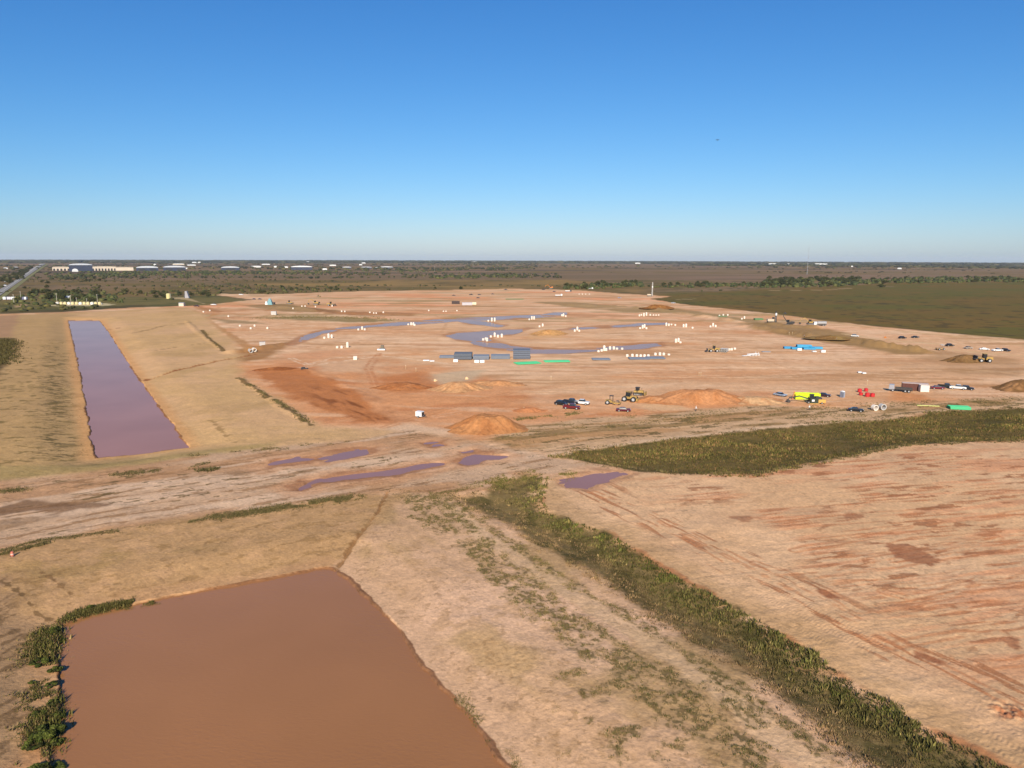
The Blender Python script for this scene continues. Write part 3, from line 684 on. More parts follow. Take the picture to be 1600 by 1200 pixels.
H_ = (.27 + .18 * sstep(9, 2, dF)) * (.7 + .6 * rng.random(n)) * (1 + .5 * clump)
H_ = H_ * rng.choice([.6, .9, 1.15], n, p=[.4, .4, .2]); keep = (clump + .5 * rng.random(n)) > -3
stuff_mesh('ditch_grass', [tufts(P[keep], H_[keep], np.full(keep.sum(), .28), C_[keep], 5)], 'dense green and brown marsh grass filling the ditch that runs to the lower right corner', 'grass')
# far ditch
P = scatter_in(expand(DITCH_G, 2.5), 70000, 420)
P = P[sdf(P[:, 0], P[:, 1], DITCH_G, 10) + 2.2 * fbm(P[:, 0], P[:, 1], 6, 4, 209, .1, 2) < .3 + 1.2 * rng.random(len(P)) ** 3]
n = len(P); clump = fbm(P[:, 0], P[:, 1], 5, 3, 203, .1, 2.5)
C_ = pal(n, [(118,106,60),(100,96,48),(136,108,72),(78,78,40)], [4,4,3,2]) * (.88 + .42 * clump[:, None]) * rng.choice([.6, .95, 1.15, 1.5], n, p=[.25, .35, .28, .12])[:, None]
stuff_mesh('ditch_grass', [tufts(P, .42 * (.6 + .8 * rng.random(n)) * (1 + .5 * clump), np.full(n, .6), C_, 4)], 'band of olive marsh grass along the far ditch right of the crossing', 'grass')
# loose weeds on the slope, along the churned track and round the banks
packs = []
P = scatter_in(SLOPE_D, 200000, 200)
w_ = weeds(P[:, 0], P[:, 1]); f_ = fbm(P[:, 0], P[:, 1], .8, 2, 204)
P = P[rng.random(len(P)) < 1.4 * w_ * sstep(-.1, .3, f_)]; n = len(P)
packs.append(tufts(P, .14 + .16 * rng.random(n), np.full(n, .2), pal(n, [(106,102,60),(126,112,74),(86,88,48),(140,120,84)], [3,3,3,2]), 4))
def along(line, w, n, h, cols, wts, gap=.0, sd=205, zz=0.0):
    ln = poly_w(line, zz); seg = np.hypot(*np.diff(ln, axis=0).T); cum = np.concatenate([[0], np.cumsum(seg)]); t = rng.random(n) * cum[-1]
    k = np.clip(np.searchsorted(cum, t) - 1, 0, len(seg) - 1); f = ((t - cum[k]) / seg[k])[:, None]
    P = ln[k] * (1 - f) + ln[k + 1] * f + rng.normal(0, w, (n, 2))
    P = P[fbm(P[:, 0], P[:, 1], 5, 3, sd) > gap]; n = len(P)
    packs.append(tufts(P, h * (.6 + .8 * rng.random(n)), np.full(n, h * .9), pal(n, cols, wts), 4))
GW = [(112,104,64),(138,120,84),(88,84,50)]
along([(330,809),(420,797),(500,786),(560,777)], 1.1, 5000, .28, GW, [3,2,3], -.5)
along([(0,861),(60,845),(130,836),(250,822),(320,812)], .5, 2500, .22, GW, [3,2,3], -.15)
along([(0,866),(60,852),(75,848)], .4, 700, .3, GW, [3,2,3], -.4)
along([(290,712),(410,702),(500,695),(545,690)], 1.0, 1500, .3, GW, [3,2,3], -.1)
along([(180,742),(260,733),(320,724)], 1.2, 1100, .32, GW, [3,2,3], .0)
along([(310,736),(340,733)], .7, 160, .5, GW, [1,1,4], -.5)
along([(0,768),(40,764)], 1.0, 400, .3, GW, [3,2,3], -.4)
along([(760,760),(790,752),(815,742),(850,742),(890,742)], 1.6, 2200, .35, [(112,106,58),(92,94,46),(140,120,78)], [3,3,2], -.2)
along([(640,775),(700,770),(740,768)], 2.5, 1800, .25, GW, [3,3,2], .0)
along([(768,665),(820,655),(870,650),(905,645)], 1.2, 1200, .4, GW, [3,2,3], -.2)
along([(780,690),(900,668),(1000,662),(1200,650),(1330,648),(1600,628)], 3.5, 3500, .35, GW, [3,3,3], .12)
along([(970,650),(1050,655),(1200,640),(1400,634),(1600,622)], 3.0, 3000, .35, GW, [3,3,3], .15)
along([(868,713),(950,725),(1080,741),(1180,741),(1300,719),(1400,697),(1600,687)], .8, 1500, .5, GW, [3,3,2], -.1)
along([(103,968),(130,957),(160,950),(200,944),(235,940),(275,932)], .6, 3600, .36, [(98,96,52),(120,110,64),(80,76,42)], [3,2,2], -.05, zz=-1.0)
along([(235,940),(275,934),(330,922)], .25, 500, .2, GW, [3,3,2], -.1, zz=-1.0)
along([(72,980),(60,1020),(62,1060),(68,1100),(60,1140),(55,1190)], 1.1, 3500, .32, [(92,92,48),(116,106,62),(80,76,42),(140,118,84)], [3,2,2,2], -.25, zz=-.8)
along([(80,985),(68,1030),(72,1080),(78,1130),(66,1190)], .9, 700, .6, [(92,94,44),(112,106,58),(76,76,38),(134,118,80)], [3,2,3,1], .0, zz=-.9)
along([(78,985),(64,1040),(58,1100),(50,1200)], 1.6, 900, .35, [(150,128,92),(128,112,72),(100,96,54)], [3,3,2], .05, zz=-.6)
along([(160,950),(230,938),(300,925)], .8, 700, .16, [(132,116,72),(110,100,58)], [1,1], .0, zz=-.9)
along([(400,497),(470,495),(540,496),(612,500)], 8, 1500, .6, [(128,116,74),(108,100,60)], [1,1], -.3)
along([(372,590),(400,608),(420,622)], .8, 500, .4, GW, [3,2,3], -.2); along([(430,625),(458,645),(485,663)], .9, 700, .4, GW, [3,2,3], -.2)
along([(315,515),(330,532),(350,548)], .8, 400, .4, GW, [3,2,3], -.2)
along([(85,530),(95,600),(100,660),(105,715)], 4.0, 5000, .22, [(118,102,64),(96,86,54)], [1,1], .05)
along([(0,530),(14,535),(5,570)], 3.0, 1500, .9, [(80,74,42),(96,88,50)], [1,1], -.5)
along([(715,1085),(755,1140),(780,1170),(806,1200)], .5, 900, .2, [(120,110,66),(96,92,52)], [1,1], .05, zz=-1.0)
stuff_mesh('weeds', packs, 'sparse dry weeds scattered along the tracks, banks and slopes of bare soil', 'weeds')

def leaf_cloud(centres, radii, n, size, cols, sq=.8, seed=1):
    g = np.random.default_rng(seed); centres = np.asarray(centres, float); radii = np.asarray(radii, float)
    k = g.choice(len(centres), n, p=radii ** 2 / (radii ** 2).sum())
    d = g.normal(size=(n, 3)); d /= np.linalg.norm(d, axis=1)[:, None]
    rr = radii[k] * (.55 + .5 * g.random(n) ** .5)
    p = centres[k] + d * rr[:, None] * np.array([1, 1, sq])
    p[:, 2] = np.maximum(p[:, 2], .05)
    nrm = d + g.normal(size=(n, 3)) * .6; nrm /= np.linalg.norm(nrm, axis=1)[:, None]
    t = np.cross(nrm, g.normal(size=(n, 3))); t /= np.linalg.norm(t, axis=1)[:, None]; b = np.cross(nrm, t)
    s = size * (.6 + .8 * g.random(n))[:, None]
    V = np.stack([p - t * s, p - b * s * .7, p + t * s, p + b * s * .7], 1).reshape(-1, 3)
    F = np.arange(4 * n).reshape(-1, 4)
    cl = np.array([A(*c) for c in cols]); lump = g.random(len(centres))
    c = cl[(g.random(n) * .5 + lump[k] * .5 * len(cl)).astype(int) % len(cl)] * (.75 + .5 * g.random((n, 1)))
    return V, F, np.repeat(c, 4, 0)
class MB:
    def __init__(s): s.v = []; s.f = []
    def hull8(s, p):
        o = len(s.v); s.v += [tuple(q) for q in p]
        s.f += [(o+3,o+2,o+1,o),(o+4,o+5,o+6,o+7),(o,o+1,o+5,o+4),(o+1,o+2,o+6,o+5),(o+2,o+3,o+7,o+6),(o+3,o,o+4,o+7)]; return s
    def box(s, x, y, z, sx, sy, sz, ry=0, rz=0, tx=1, ty=1, shx=0):
        """box with its bottom centre at x,y,z; tx, ty taper of the top; ry tilts about y"""
        p = []
        for zz, fx, fy, sh in ((0, 1, 1, 0), (sz, tx, ty, shx)):
            for a, b in ((-1,-1),(1,-1),(1,1),(-1,1)): p.append(Vector((a*sx/2*fx+sh, b*sy/2*fy, zz)))
        m = Matrix.Translation((x, y, z)) @ Matrix.Rotation(rz, 4, 'Z') @ Matrix.Rotation(ry, 4, 'Y')
        return s.hull8([m @ q for q in p])
    def prism(s, prof, y0, y1, inset=0):
        """profile of (x,z) points extruded across y"""
        o = len(s.v); n = len(prof)
        for y in (y0, y1): s.v += [(a, y, b) for a, b in prof]
        s.f += [tuple(range(o, o+n)), tuple(range(o+2*n-1, o+n-1, -1))]
        s.f += [(o+(i+1)%n, o+i, o+n+i, o+n+(i+1)%n) for i in range(n)]; return s
    def tube(s, a, b, r0, r1=None, n=8, cap=True):
        r1 = r0 if r1 is None else r1; a = Vector(a); b = Vector(b); d = (b-a).normalized()
        t = d.orthogonal().normalized(); u = d.cross(t); o = len(s.v)
        for p, r_ in ((a, r0), (b, r1)):
            for i in range(n): q = p + (t*math.cos(2*PI*i/n) + u*math.sin(2*PI*i/n))*r_; s.v.append(tuple(q))
        s.f += [(o+i, o+(i+1)%n, o+n+(i+1)%n, o+n+i) for i in range(n)]
        if cap: s.f += [tuple(range(o+n-1, o-1, -1)), tuple(range(o+n, o+2*n))]
        return s
    def ring(s, a, b, r0, ri, n=20):
        """hollow pipe with wall thickness"""
        a = Vector(a); b = Vector(b); d = (b-a).normalized(); t = d.orthogonal().normalized(); u = d.cross(t); o = len(s.v)
        for p, r_ in ((a, r0), (b, r0), (b, ri), (a, ri)):
            for i in range(n): s.v.append(tuple(p + (t*math.cos(2*PI*i/n) + u*math.sin(2*PI*i/n))*r_))
        for k in range(4):
            for i in range(n):
                j = (i+1) % n; k2 = (k+1) % 4; s.f.append((o+k*n+i, o+k*n+j, o+k2*n+j, o+k2*n+i))
        return s
    def mesh(s, name, m, bev=0, smooth=False):
        me = bpy.data.meshes.new(name); me.from_pydata(s.v, [], s.f)
        bm = bmesh.new(); bm.from_mesh(me); bmesh.ops.recalc_face_normals(bm, faces=bm.faces[:])
        if bev: bmesh.ops.bevel(bm, geom=[e for e in bm.edges if e.calc_face_angle(0) > .5], offset=bev, segments=2, affect='EDGES', clamp_overlap=True)
        bm.to_mesh(me); bm.free()
        if smooth:
            for f in me.polygons: f.use_smooth = True
        me.materials.append(m); return me
    def build(s, name, m, parent=None, bev=0, label=None, smooth=False):
        o = link(name, s.mesh(name, m, bev, smooth), parent)
        if label: o['label'] = label
        return o
def gz(x, y): return float(height(np.array([float(x)]), np.array([float(y)]))[0])
def thing(name, label, cat, px, py, rz=0.0, group=None, z=None, scale=1.0):
    p = at(px, py); zz = gz(*p)
    if abs(zz) > .1: p = at(px, py, zz); zz = gz(*p)
    o = bpy.data.objects.new(name, None); COL.objects.link(o); o.empty_display_size = .5
    o.location = (p[0], p[1], zz if z is None else z); o.rotation_euler = (0, 0, R(rz)); o.scale = (scale,) * 3
    return tag(o, label, cat, group)

# shrubs on the left bank of the big pond
M_BARK = mat('bark', A(104, 84, 64), .9, noise=.25, nscale=3)
def shrub_mesh(seed, r, h):
    g = np.random.default_rng(seed)
    cs = [((g.random() - .5) * 1.5 * r, (g.random() - .5) * 1.5 * r, h * (.3 + .45 * g.random())) for _ in range(17)]
    rs = [r * (.10 + .28 * g.random() ** 1.8) for _ in range(17)]
    V, F, C = leaf_cloud(cs, rs, 3000, .075, [(66,76,30),(92,100,42),(58,60,28),(112,110,54),(82,88,38)], .9, seed)
    sk = MB()
    for c in cs: sk.tube((c[0]*.2, c[1]*.2, -.1), (c[0], c[1], c[2]), .035, .012, 5)
    return np_mesh('foliage', V, F, [M_LEAF], C), sk.mesh('stem', M_BARK)
SH = [shrub_mesh(i, 1.0, 1.0) for i in (1, 2, 3, 4)]
for i, (x, y, sc, lb) in enumerate((
    (84,988,1.0,'bushy green shrub at the top left corner of the big muddy pond'),(97,1003,.7,'small shrub just below the corner shrub on the pond bank'),
    (62,1038,1.1,'olive shrub set back from the water on the left pond bank'),(86,1050,.9,'shrub leaning over the left pond edge above its middle'),
    (80,1072,.8,'small dense shrub at the middle of the left pond bank'),(50,1068,.5,'little dry shrub behind the others, farthest left on the bank'),
    (83,1100,.7,'narrow dark shrub at the left water edge below the middle'),(92,1122,.9,'shrub at the water edge just above the largest bush'),
    (62,1118,.8,'shrub behind the water edge above the largest bush'),(72,1150,1.7,'largest dark green bush on the left pond bank'),
    (52,1168,1.1,'bush on the landward side of the largest one'),(84,1166,1.0,'bush between the largest one and the water'),
    (60,1208,1.3,'bush cut by the bottom edge of the view at the left'),(88,1206,1.0,'bush at the bottom edge of the view touching the water'),
    (112,970,.6,'low shrub on the top bank close to the pond corner'),(142,957,.7,'low olive shrub on the top bank right of the corner'))):
    t = thing('shrub', lb, 'shrub', x, y, random.random() * 360, 'shrubs on the left bank of the big pond', scale=sc)
    t.scale = (sc, sc, sc * .62)
    link('foliage', SH[i % 4][0], t); link('stem', SH[i % 4][1], t)

# trees
def tree_meshes(seed):
    g = np.random.default_rng(seed); n = g.integers(5, 9)
    cs = [((g.random() - .5) * 4.6, (g.random() - .5) * 4.6, 1.1 + 2.6 * g.random()) for _ in range(n + 3)] + [(0, 0, 4.4)]
    rs = [1.1 + .7 * g.random() for _ in cs]
    V, F, C = leaf_cloud(cs, rs, 900, .32, [(60,66,38),(82,84,48),(70,74,44),(96,92,56)], .8, seed)
    tr = MB(); tr.tube((0, 0, -.2), (.1, .1, 2.4), .26, .15, 7)
    for c in cs[:5]: tr.tube((.05, .05, 1.3), c, .12, .04, 5)
    return np_mesh('crown', V, F, [M_LEAF], C), tr.mesh('trunk', M_BARK)
TR = [tree_meshes(50 + i) for i in range(8)]
ADJ = ['tall full', 'small round', 'low wide', 'thin ragged']
def grove(poly, n, h0, h1, label, group, flat=1.0):
    pw = poly_w(poly); lo, hi = pw.min(0), pw.max(0); k = 0; tries = 0
    while k < n and tries < 20000:
        tries += 1
        p = rng.random(2) * (hi - lo) + lo
        if not in_poly(p[None], pw)[0]: continue
        k += 1; h = (h0 + (h1 - h0) * rng.random()) / 6.0
        o = bpy.data.objects.new('tree', None); COL.objects.link(o); o.location = (p[0], p[1], gz(*p))
        o.scale = (h * flat, h * flat, h); o.rotation_euler = (0, 0, rng.random() * 6.28)
        hh = h * 6.0; a_ = ADJ[0] if hh > h0 + .72 * (h1 - h0) else (ADJ[1] if hh < h0 + .3 * (h1 - h0) else (ADJ[2] if k % 2 else ADJ[3]))
        tag(o, a_ + ' ' + label, 'tree', group)
        c, t = TR[rng.integers(8)]; link('crown', c, o); link('trunk', t, o)
grove([(18,472),(60,455),(160,458),(175,466),(180,473),(60,476)], 34, 4, 7.5, 'tree in the thicket behind the cream pump station', 'trees behind the pump station', 1.3)
grove([(30,455),(70,432),(130,430),(180,440),(90,448)], 18, 4, 7, 'tree between the road and the large navy hangar', 'trees between road and hangar', 1.3)
grove([(0,450),(0,436),(20,430),(48,416),(56,414),(50,420),(24,440)], 34, 8, 12, 'dark tree in the row left of the highway', 'roadside trees left of the highway', 1.2)
grove([(185,470),(190,456),(240,458),(330,458),(330,464),(240,466)], 16, 3.5, 6.5, 'tree in the scrub right of the pump station', 'trees in the scrub near the yellow tank', 1.3)
grove([(405,458),(405,448),(470,450),(560,450),(560,455),(480,458)], 16, 3.5, 7, 'olive tree along the far left edge of the site', 'trees along the far left edge of the site', 1.1)
grove([(670,452),(676,450),(712,450),(722,452)], 3, 4, 6, 'bush at the far middle edge of the site', 'bushes at the far middle edge')
grove([(670,432),(760,428),(800,428),(810,434),(680,437)], 16, 5, 8, 'tree in the broken row beyond the olive field, middle left', 'trees beyond the middle field', 1.2)
grove([(878,452),(885,446),(940,442),(1000,441),(1005,448),(930,451)], 26, 5, 9, 'tree in the clump beyond the site, left of the drill rig', 'trees beyond the far edge of the site', 1.2)
grove([(1010,448),(1080,443),(1190,442),(1195,447),(1080,449)], 22, 4, 8, 'tree in the line right of the drill rig', 'trees right of the drill rig', 1.2)
grove([(1195,449),(1200,436),(1340,434),(1350,444),(1300,448)], 56, 7, 11, 'tree in the broad wood beyond the right field', 'wood beyond the right field', 1.5)
grove([(1350,444),(1345,438),(1480,433),(1580,434),(1600,440),(1480,441)], 42, 6, 9, 'dark tree in the long hedge beyond the right field', 'hedge beyond the right field', 1.5)
grove([(1365,450),(1380,450),(1377,448),(1368,448)], 2, 6, 7, 'bush standing free at the edge of the right field', 'free standing bush', 1.6)

# small blobs of foliage for woods too far to count
def blobs(pts, hs, ws, cols, seed=3):
    """low bushy heaps: jittered 6-sided domes"""
    g = np.random.default_rng(seed); n = len(pts); k = 6
    a = np.linspace(0, 2 * PI, k, endpoint=False)[None, :] + g.random((n, 1)) * 6
    V = []
    for zf, rf in ((0, .8), (.55, 1.0), (.9, .55)):
        rr = ws[:, None] * rf * (.7 + .6 * g.random((n, k)))
        V.append(np.stack([pts[:, 0:1] + np.cos(a) * rr, pts[:, 1:2] + np.sin(a) * rr, hs[:, None] * zf * (.85 + .3 * g.random((n, k)))], -1))
    top = np.concatenate([pts, hs[:, None]], 1)[:, None, :]
    V = np.concatenate(V + [top], 1); m = 3 * k + 1
    f = []
    for l in range(2):
        for i in range(k): j = (i + 1) % k; f += [(l*k+i, l*k+j, (l+1)*k+j), (l*k+i, (l+1)*k+j, (l+1)*k+i)]
    for i in range(k): f.append((2*k+i, 2*k+(i+1) % k, 3*k))
    F = (np.array(f)[None] + (np.arange(n) * m)[:, None, None]).reshape(-1, 3)
    V[:, :, 2] -= ((pts ** 2).sum(1) / 1.48e7)[:, None]
    cl = np.array([A(*c) for c in cols])[g.integers(0, len(cols), n)] * (.8 + .4 * g.random((n, 1)))
    C = cl[:, None, :] * (.8 + .4 * g.random((n, m, 1)))
    return V.reshape(-1, 3), F, C.reshape(-1, 3)
def polar_pts(n, az0, az1, d0, d1, seed):
    g = np.random.default_rng(seed); a = np.radians(az0 + (az1 - az0) * g.random(n)); d = d0 + (d1 - d0) * g.random(n)
    return np.stack([np.sin(a) * d, np.cos(a) * d], 1)
GD = [(58,62,42),(72,74,48),(52,56,40),(86,82,54)]
packs = []
def wood(n, az0, az1, d0, d1, h, w, seed, thr=-9, lam=400, cols=GD):
    P = polar_pts(n, az0, az1, d0, d1, seed); q = fbm(P[:, 0], P[:, 1], lam, 3, seed, 0, 7, fade=False); P = P[q > thr]; g = np.random.default_rng(seed + 1)
    return blobs(P, h * (.6 + .7 * g.random(len(P))), w * (.6 + .8 * g.random(len(P))), cols, seed)
packs = [wood(5200, -46, 46, 8000, 16000, 15, 60, 301, -.5, 900), wood(3800, -46, 2, 2900, 7500, 7, 9, 302, .18, 260), wood(700, -46, -18, 1900, 2700, 5, 5, 303, 0.1),
         wood(1500, -4, 46, 4200, 8000, 7, 12, 304, .22, 300), wood(1500, 14, 46, 5400, 6600, 10, 22, 305, -.6, 900), wood(500, -20, 4, 1700, 2400, 4.5, 4, 306, .15, 120)]
stuff_mesh('far_woods', packs, 'dark blue green woods and distant tree belts along the whole horizon', 'woods')
# scrub: low bushes over the prairie
packs = [wood(2200, -46, 46, 1150, 2600, 2.2, 2.4, 311, .12, 120, [(74,72,44),(92,84,54),(64,64,40)]), wood(700, -42, -12, 800, 1500, 2.4, 2.6, 312, -.2, 90, [(74,76,42),(94,90,52),(62,64,38)]),
         wood(900, -46, 46, 2400, 4200, 3.5, 6, 313, .1, 250, [(74,70,50),(64,64,44)])]
V_, F_, C_ = [], [], []
def outside(pk):
    v, f, c = pk; m = 19; P = v.reshape(-1, m, 3)[:, -1, :2]
    ok = (sdf(P[:, 0], P[:, 1], SITE, 20) > 6) & ~(in_poly(P, poly_w([(1000,464),(1110,456),(1230,451),(1400,442),(1600,440),(2400,450),(2400,640),(1600,533),(1200,490),(1050,474)])))
    ok &= sdf(P[:, 0], P[:, 1], poly_w([(-200,520),(-200,400),(0,445),(50,417),(70,410),(80,412),(60,425),(10,466),(100,474),(345,466),(395,472),(320,480)]), 20) > 0
    idx = np.nonzero(ok)[0]; v = v.reshape(-1, m, 3)[idx].reshape(-1, 3); c = c.reshape(-1, m, 3)[idx].reshape(-1, 3)
    nf = len(f) // len(ok); f = f.reshape(len(ok), nf, 3)[:len(idx)].reshape(-1, 3); return v, f, c
def thick(poly, n, h, w, seed, cols=[(72,80,44),(88,90,52),(62,70,42)]):
    P = scatter_in(poly_w(poly), n); g = np.random.default_rng(seed); return blobs(P, h * (.5 + .8 * g.random(len(P))), w * (.6 + .8 * g.random(len(P))), cols, seed)
thk = [thick([(1190,450),(1195,438),(1340,435),(1360,444),(1300,449)], 900, 4.5, 4, 401), thick([(1345,444),(1345,438),(1480,433),(1600,434),(1620,441),(1480,442)], 900, 4.5, 4, 402), thick([(878,452),(885,447),(940,444),(1005,443),(1005,449),(930,452)], 260, 4, 3, 403),
       thick([(1010,449),(1080,444),(1190,443),(1195,448),(1080,450)], 220, 3.5, 3, 404), thick([(15,473),(60,454),(160,456),(185,466),(190,473),(60,477)], 380, 3.5, 3, 405), thick([(60,432),(200,424),(330,424),(520,424),(500,428),(200,432)], 500, 3.5, 5, 406), thick([(680,436),(676,432),(760,429),(810,429),(812,434)], 200, 4, 5, 407), thick([(60,428),(110,424),(220,424),(420,423),(560,421),(700,421),(700,425),(400,428),(100,434)], 500, 4, 6, 408)]
stuff_mesh('prairie_scrub', [outside(p) for p in packs] + thk, 'low scattered scrub bushes dotting the brown prairie round the site', 'scrub')

# ------------------------------------------------------------------ heaps of soil
def pile(label, px, py, rx, ry, h, col, col2, rz=0, seed=1, ridge=1.0, group=None):
    n, m = 96, 42
    t = np.linspace(0, 1.12, m)[:, None]; a = np.linspace(0, 2 * PI, n, endpoint=False)[None, :]
    X = (t * np.cos(a) * rx); Y = (t * np.sin(a) * ry)
    p = at(px, py); zz = gz(*p)
    c, s_ = math.cos(R(rz)), math.sin(R(rz))
    WX = p[0] + X * c - Y * s_; WY = p[1] + X * s_ + Y * c
    wob = 1 + .22 * fbm(np.cos(a) * 3 + seed * 7.3 + 0 * t, np.sin(a) * 3 + 0 * t, 1.6, 3, seed, fade=False)
    tt = t * wob
    prof = np.clip(1 - tt, 0, 1); prof = sstep(0, 1.25, prof * 1.1) * 1.12 * (1 - .25 * np.exp(-(tt / .25) ** 2)) * 1.3
    Z = h * np.minimum(prof * ridge, 1.0 + .1 * (prof - 1)) + .13 * h * fbm(WX, WY, rx * .35, 5, seed + 5, fade=False) * sstep(0, .3, prof) + .05 * fbm(WX, WY, 1.2, 3, seed + 6, fade=False)
    Z = Z - .30 * sstep(.85, 1.05, tt)
    V = np.stack([X, Y, Z], -1).reshape(-1, 3)
    i = np.arange(m - 1)[:, None] * n; j = np.arange(n)[None, :]; j2 = (j + 1) % n
    F = np.stack([i + j, i + n + j, i + n + j2, i + j2], -1).reshape(-1, 4)
    f = sstep(-.2, .5, fbm(WX.ravel(), WY.ravel(), 4, 4, seed + 9, fade=False))[:, None]
    C = .78 * (A(*col) * (1 - f) + A(*col2) * f); C = C * (1 + .12 * fbm(WX.ravel(), WY.ravel(), 1.2, 3, seed + 10, fade=False)[:, None])
    o = link('dirt_pile', np_mesh('dirt_pile', V, F, [M_PILE], C, True), None, (p[0], p[1], zz), R(rz))
    tag(o, label, 'dirt pile', group)
pile('big rounded orange dirt mound beside the crossing, nearest to the ponds', 763, 671, 12.5, 8.5, 4.4, (200,142,94), (190,130,84), 5, 1)
pile('pale sandy dirt pile in front of the gray broken clay', 715, 607, 14, 8, 2.8, (220,170,124), (208,154,108), 8, 2)
pile('low orange clay heap left of the pale sandy pile', 628, 604, 12, 9, 1.6, (200,134,86), (184,118,72), -8, 3)
pile('low orange spread of soil right of the pale sandy pile', 775, 600, 13, 6, 1.4, (210,154,108), (214,162,116), 4, 4)
pile('long red orange soil mound between the yellow machines and the lime green shields', 1094, 627, 21, 9, 4.0, (206,148,104), (200,138,92), 2, 5)
pile('low left shoulder of orange soil beside the yellow tractors', 1030, 626, 13, 7, 1.6, (206,144,96), (216,160,116), 0, 6)
pile('pale tan soil bank left of the silver car', 1178, 628, 14, 7, 1.8, (222,180,136), (206,150,106), -3, 7)
pile('tan sand pile inside the bend of the muddy stream', 861, 522, 14, 10, 3.0, (214,166,112), (200,150,98), 3, 8)
pile('dark brown soil heap under the yellow wheel loader', 1508, 564, 12, 9, 3.0, (150,116,76), (128,96,62), 10, 9)
pile('dark brown soil ridge at the right edge of the view', 1600, 607, 13, 9, 3.2, (142,106,68), (176,132,90), 5, 10)
pile('small orange dirt pile with a digger on it near the drill rig', 1026, 483, 16, 12, 3.2, (176,124,70), (156,104,56), 0, 11)
pile('crumbled rust coloured bank above the deep orange cut', 437, 577, 11, 5, .8, (184,118,70), (160,98,56), 5, 12)
pile('low orange heap with two pale stones near the parked pickups', 825, 642, 6, 4, 1.0, (214,146,100), (204,134,86), 5, 13)
pile('olive brown spoil heap behind the blue pipes', 1300, 531, 16, 8, 1.6, (160,132,84), (146,112,68), -10, 14)

# ------------------------------------------------------------------ materials of made things
_P = {}
def paint(r, g, b, rough=.4, metal=0, nz=.06):
    k = (r, g, b, rough, metal)
    if k not in _P: _P[k] = mat('paint', A(r, g, b, 1.25), rough, metal, noise=nz, nscale=1.2)
    return _P[k]
GLASS = mat('dark_glass', (.02, .025, .03), .08, noise=0)
RUBBER = mat('rubber', (.022, .021, .02), .85, noise=.2, nscale=4)
DARK = mat('dark_steel', (.045, .04, .036), .6, noise=.2)
STEEL = mat('grey_steel', (.30, .30, .30), .5, noise=.15)
HUB = mat('wheel_hub', (.42, .42, .42), .35, noise=.1)
CONC = mat('concrete', A(238, 226, 210, 1.2), .85, noise=.10, nscale=1.5)
CONCG = mat('grey_concrete', A(196, 192, 186, 1.2), .85, noise=.12, nscale=1.5)
YEL = mat('machine_yellow', A(180, 146, 78, 1.2), .7, noise=.35, nscale=2.5)
ORG = mat('machine_orange', A(214, 128, 44, 1.2), .5, noise=.15)
WHT = paint(242, 242, 240)
LAMP = paint(235, 235, 230, .15)

def wheels(t, xs, y, r, w, rim=True, m=None):
    for x in xs:
        for s in (-1, 1):
            wb = MB().tube((x, s*(y-w/2), r), (x, s*(y+w/2), r), r, r, 14).build('wheel', m or RUBBER, t)
            if rim: MB().tube((x, s*(y+w/2), r), (x, s*(y+w/2+.02), r), r*.55, r*.5, 10).build('rim', HUB, wb)
def car(label, px, py, hd, col, kind='suv', group=None, detail=True, cat='car', rough=.3):
    nm = {'suv': 'parked_car', 'sedan': 'parked_car', 'pickup': 'pickup_truck'}[kind]
    t = thing(nm, label, 'pickup truck' if kind == 'pickup' else cat, px, py, hd, group)
    P_ = paint(*col, rough); W = .93
    if kind == 'pickup':
        L = 2.85; b = MB()
        b.prism([(-L,.45),(L-.1,.45),(L,.6),(L,.95),(L-.15,1.08),(1.35,1.15),(1.3,1.2),(-L,1.2)][:7] + [(-.75,1.2),(-.75,.75),(-L+.12,.75),(-L+.12,1.2),(-L,1.2)], -W+.02, W-.02)
        for s in (-1, 1): b.box((-L-.75)/2, s*(W-.06), .62, L-.75, .12, .6)
        b.box(.28, 0, 1.78, 1.55, 1.5, .08)
        b.build('body', P_, t, .03)
        MB().box(.35, 0, 1.17, 2.2, 1.72, .63, tx=.70, ty=.88, shx=-.08).build('window', GLASS, t, .03)
        wheels(t, (-1.85, 1.85), .86, .42, .26)
    else:
        L = 2.35 if kind == 'suv' else 2.4; h = 1.0 if kind == 'suv' else .88; top = 1.68 if kind == 'suv' else 1.42
        b = MB().prism([(-L,.38),(L-.1,.38),(L,.55),(L-.05,.78),(L-.35,.92),(1.0,h+.04),(-L+.25,h+.06),(-L,h-.1)], -W, W)
        rl = (1.9 if kind == 'suv' else 1.45)
        b.box(-.5 if kind == 'suv' else -.25, 0, top-.07, rl, 1.32, .08)
        b.build('body', P_, t, .04)
        MB().box(-.45 if kind == 'suv' else -.2, 0, h+.02, 3.0 if kind == 'suv' else 2.7, 1.7, top-h-.06, tx=.68 if kind == 'suv' else .56, ty=.80, shx=-.1).build('window', GLASS, t, .03)
        wheels(t, (-1.45, 1.45), .84, .35, .22)
        L = L - .04
    if detail:
        for s in (-1, 1): MB().box(L-.02, s*.68, .68, .1, .32, .16).build('headlight', LAMP, t)
        for s in (-1, 1): MB().box(-L+.02 if kind != 'pickup' else -2.84, s*.75, .8, .08, .22, .2).build('tail_light', paint(150, 30, 25), t)
        MB().box(L+.03, 0, .42, .12, 1.7, .2).build('bumper', DARK, t)
    return t
CL = 'cars parked on the site'
car('black compact suv, leftmost of the five parked vehicles left of the tractors', 877, 633, -35, (34,36,40), 'suv', CL)
car('dark navy pickup behind the maroon truck in the parked cluster', 892, 631, -25, (40,44,58), 'pickup', 'pickups parked on the site')
car('maroon pickup nearest the camera in the parked cluster', 893, 639, -15, (110,34,40), 'pickup', 'pickups parked on the site')
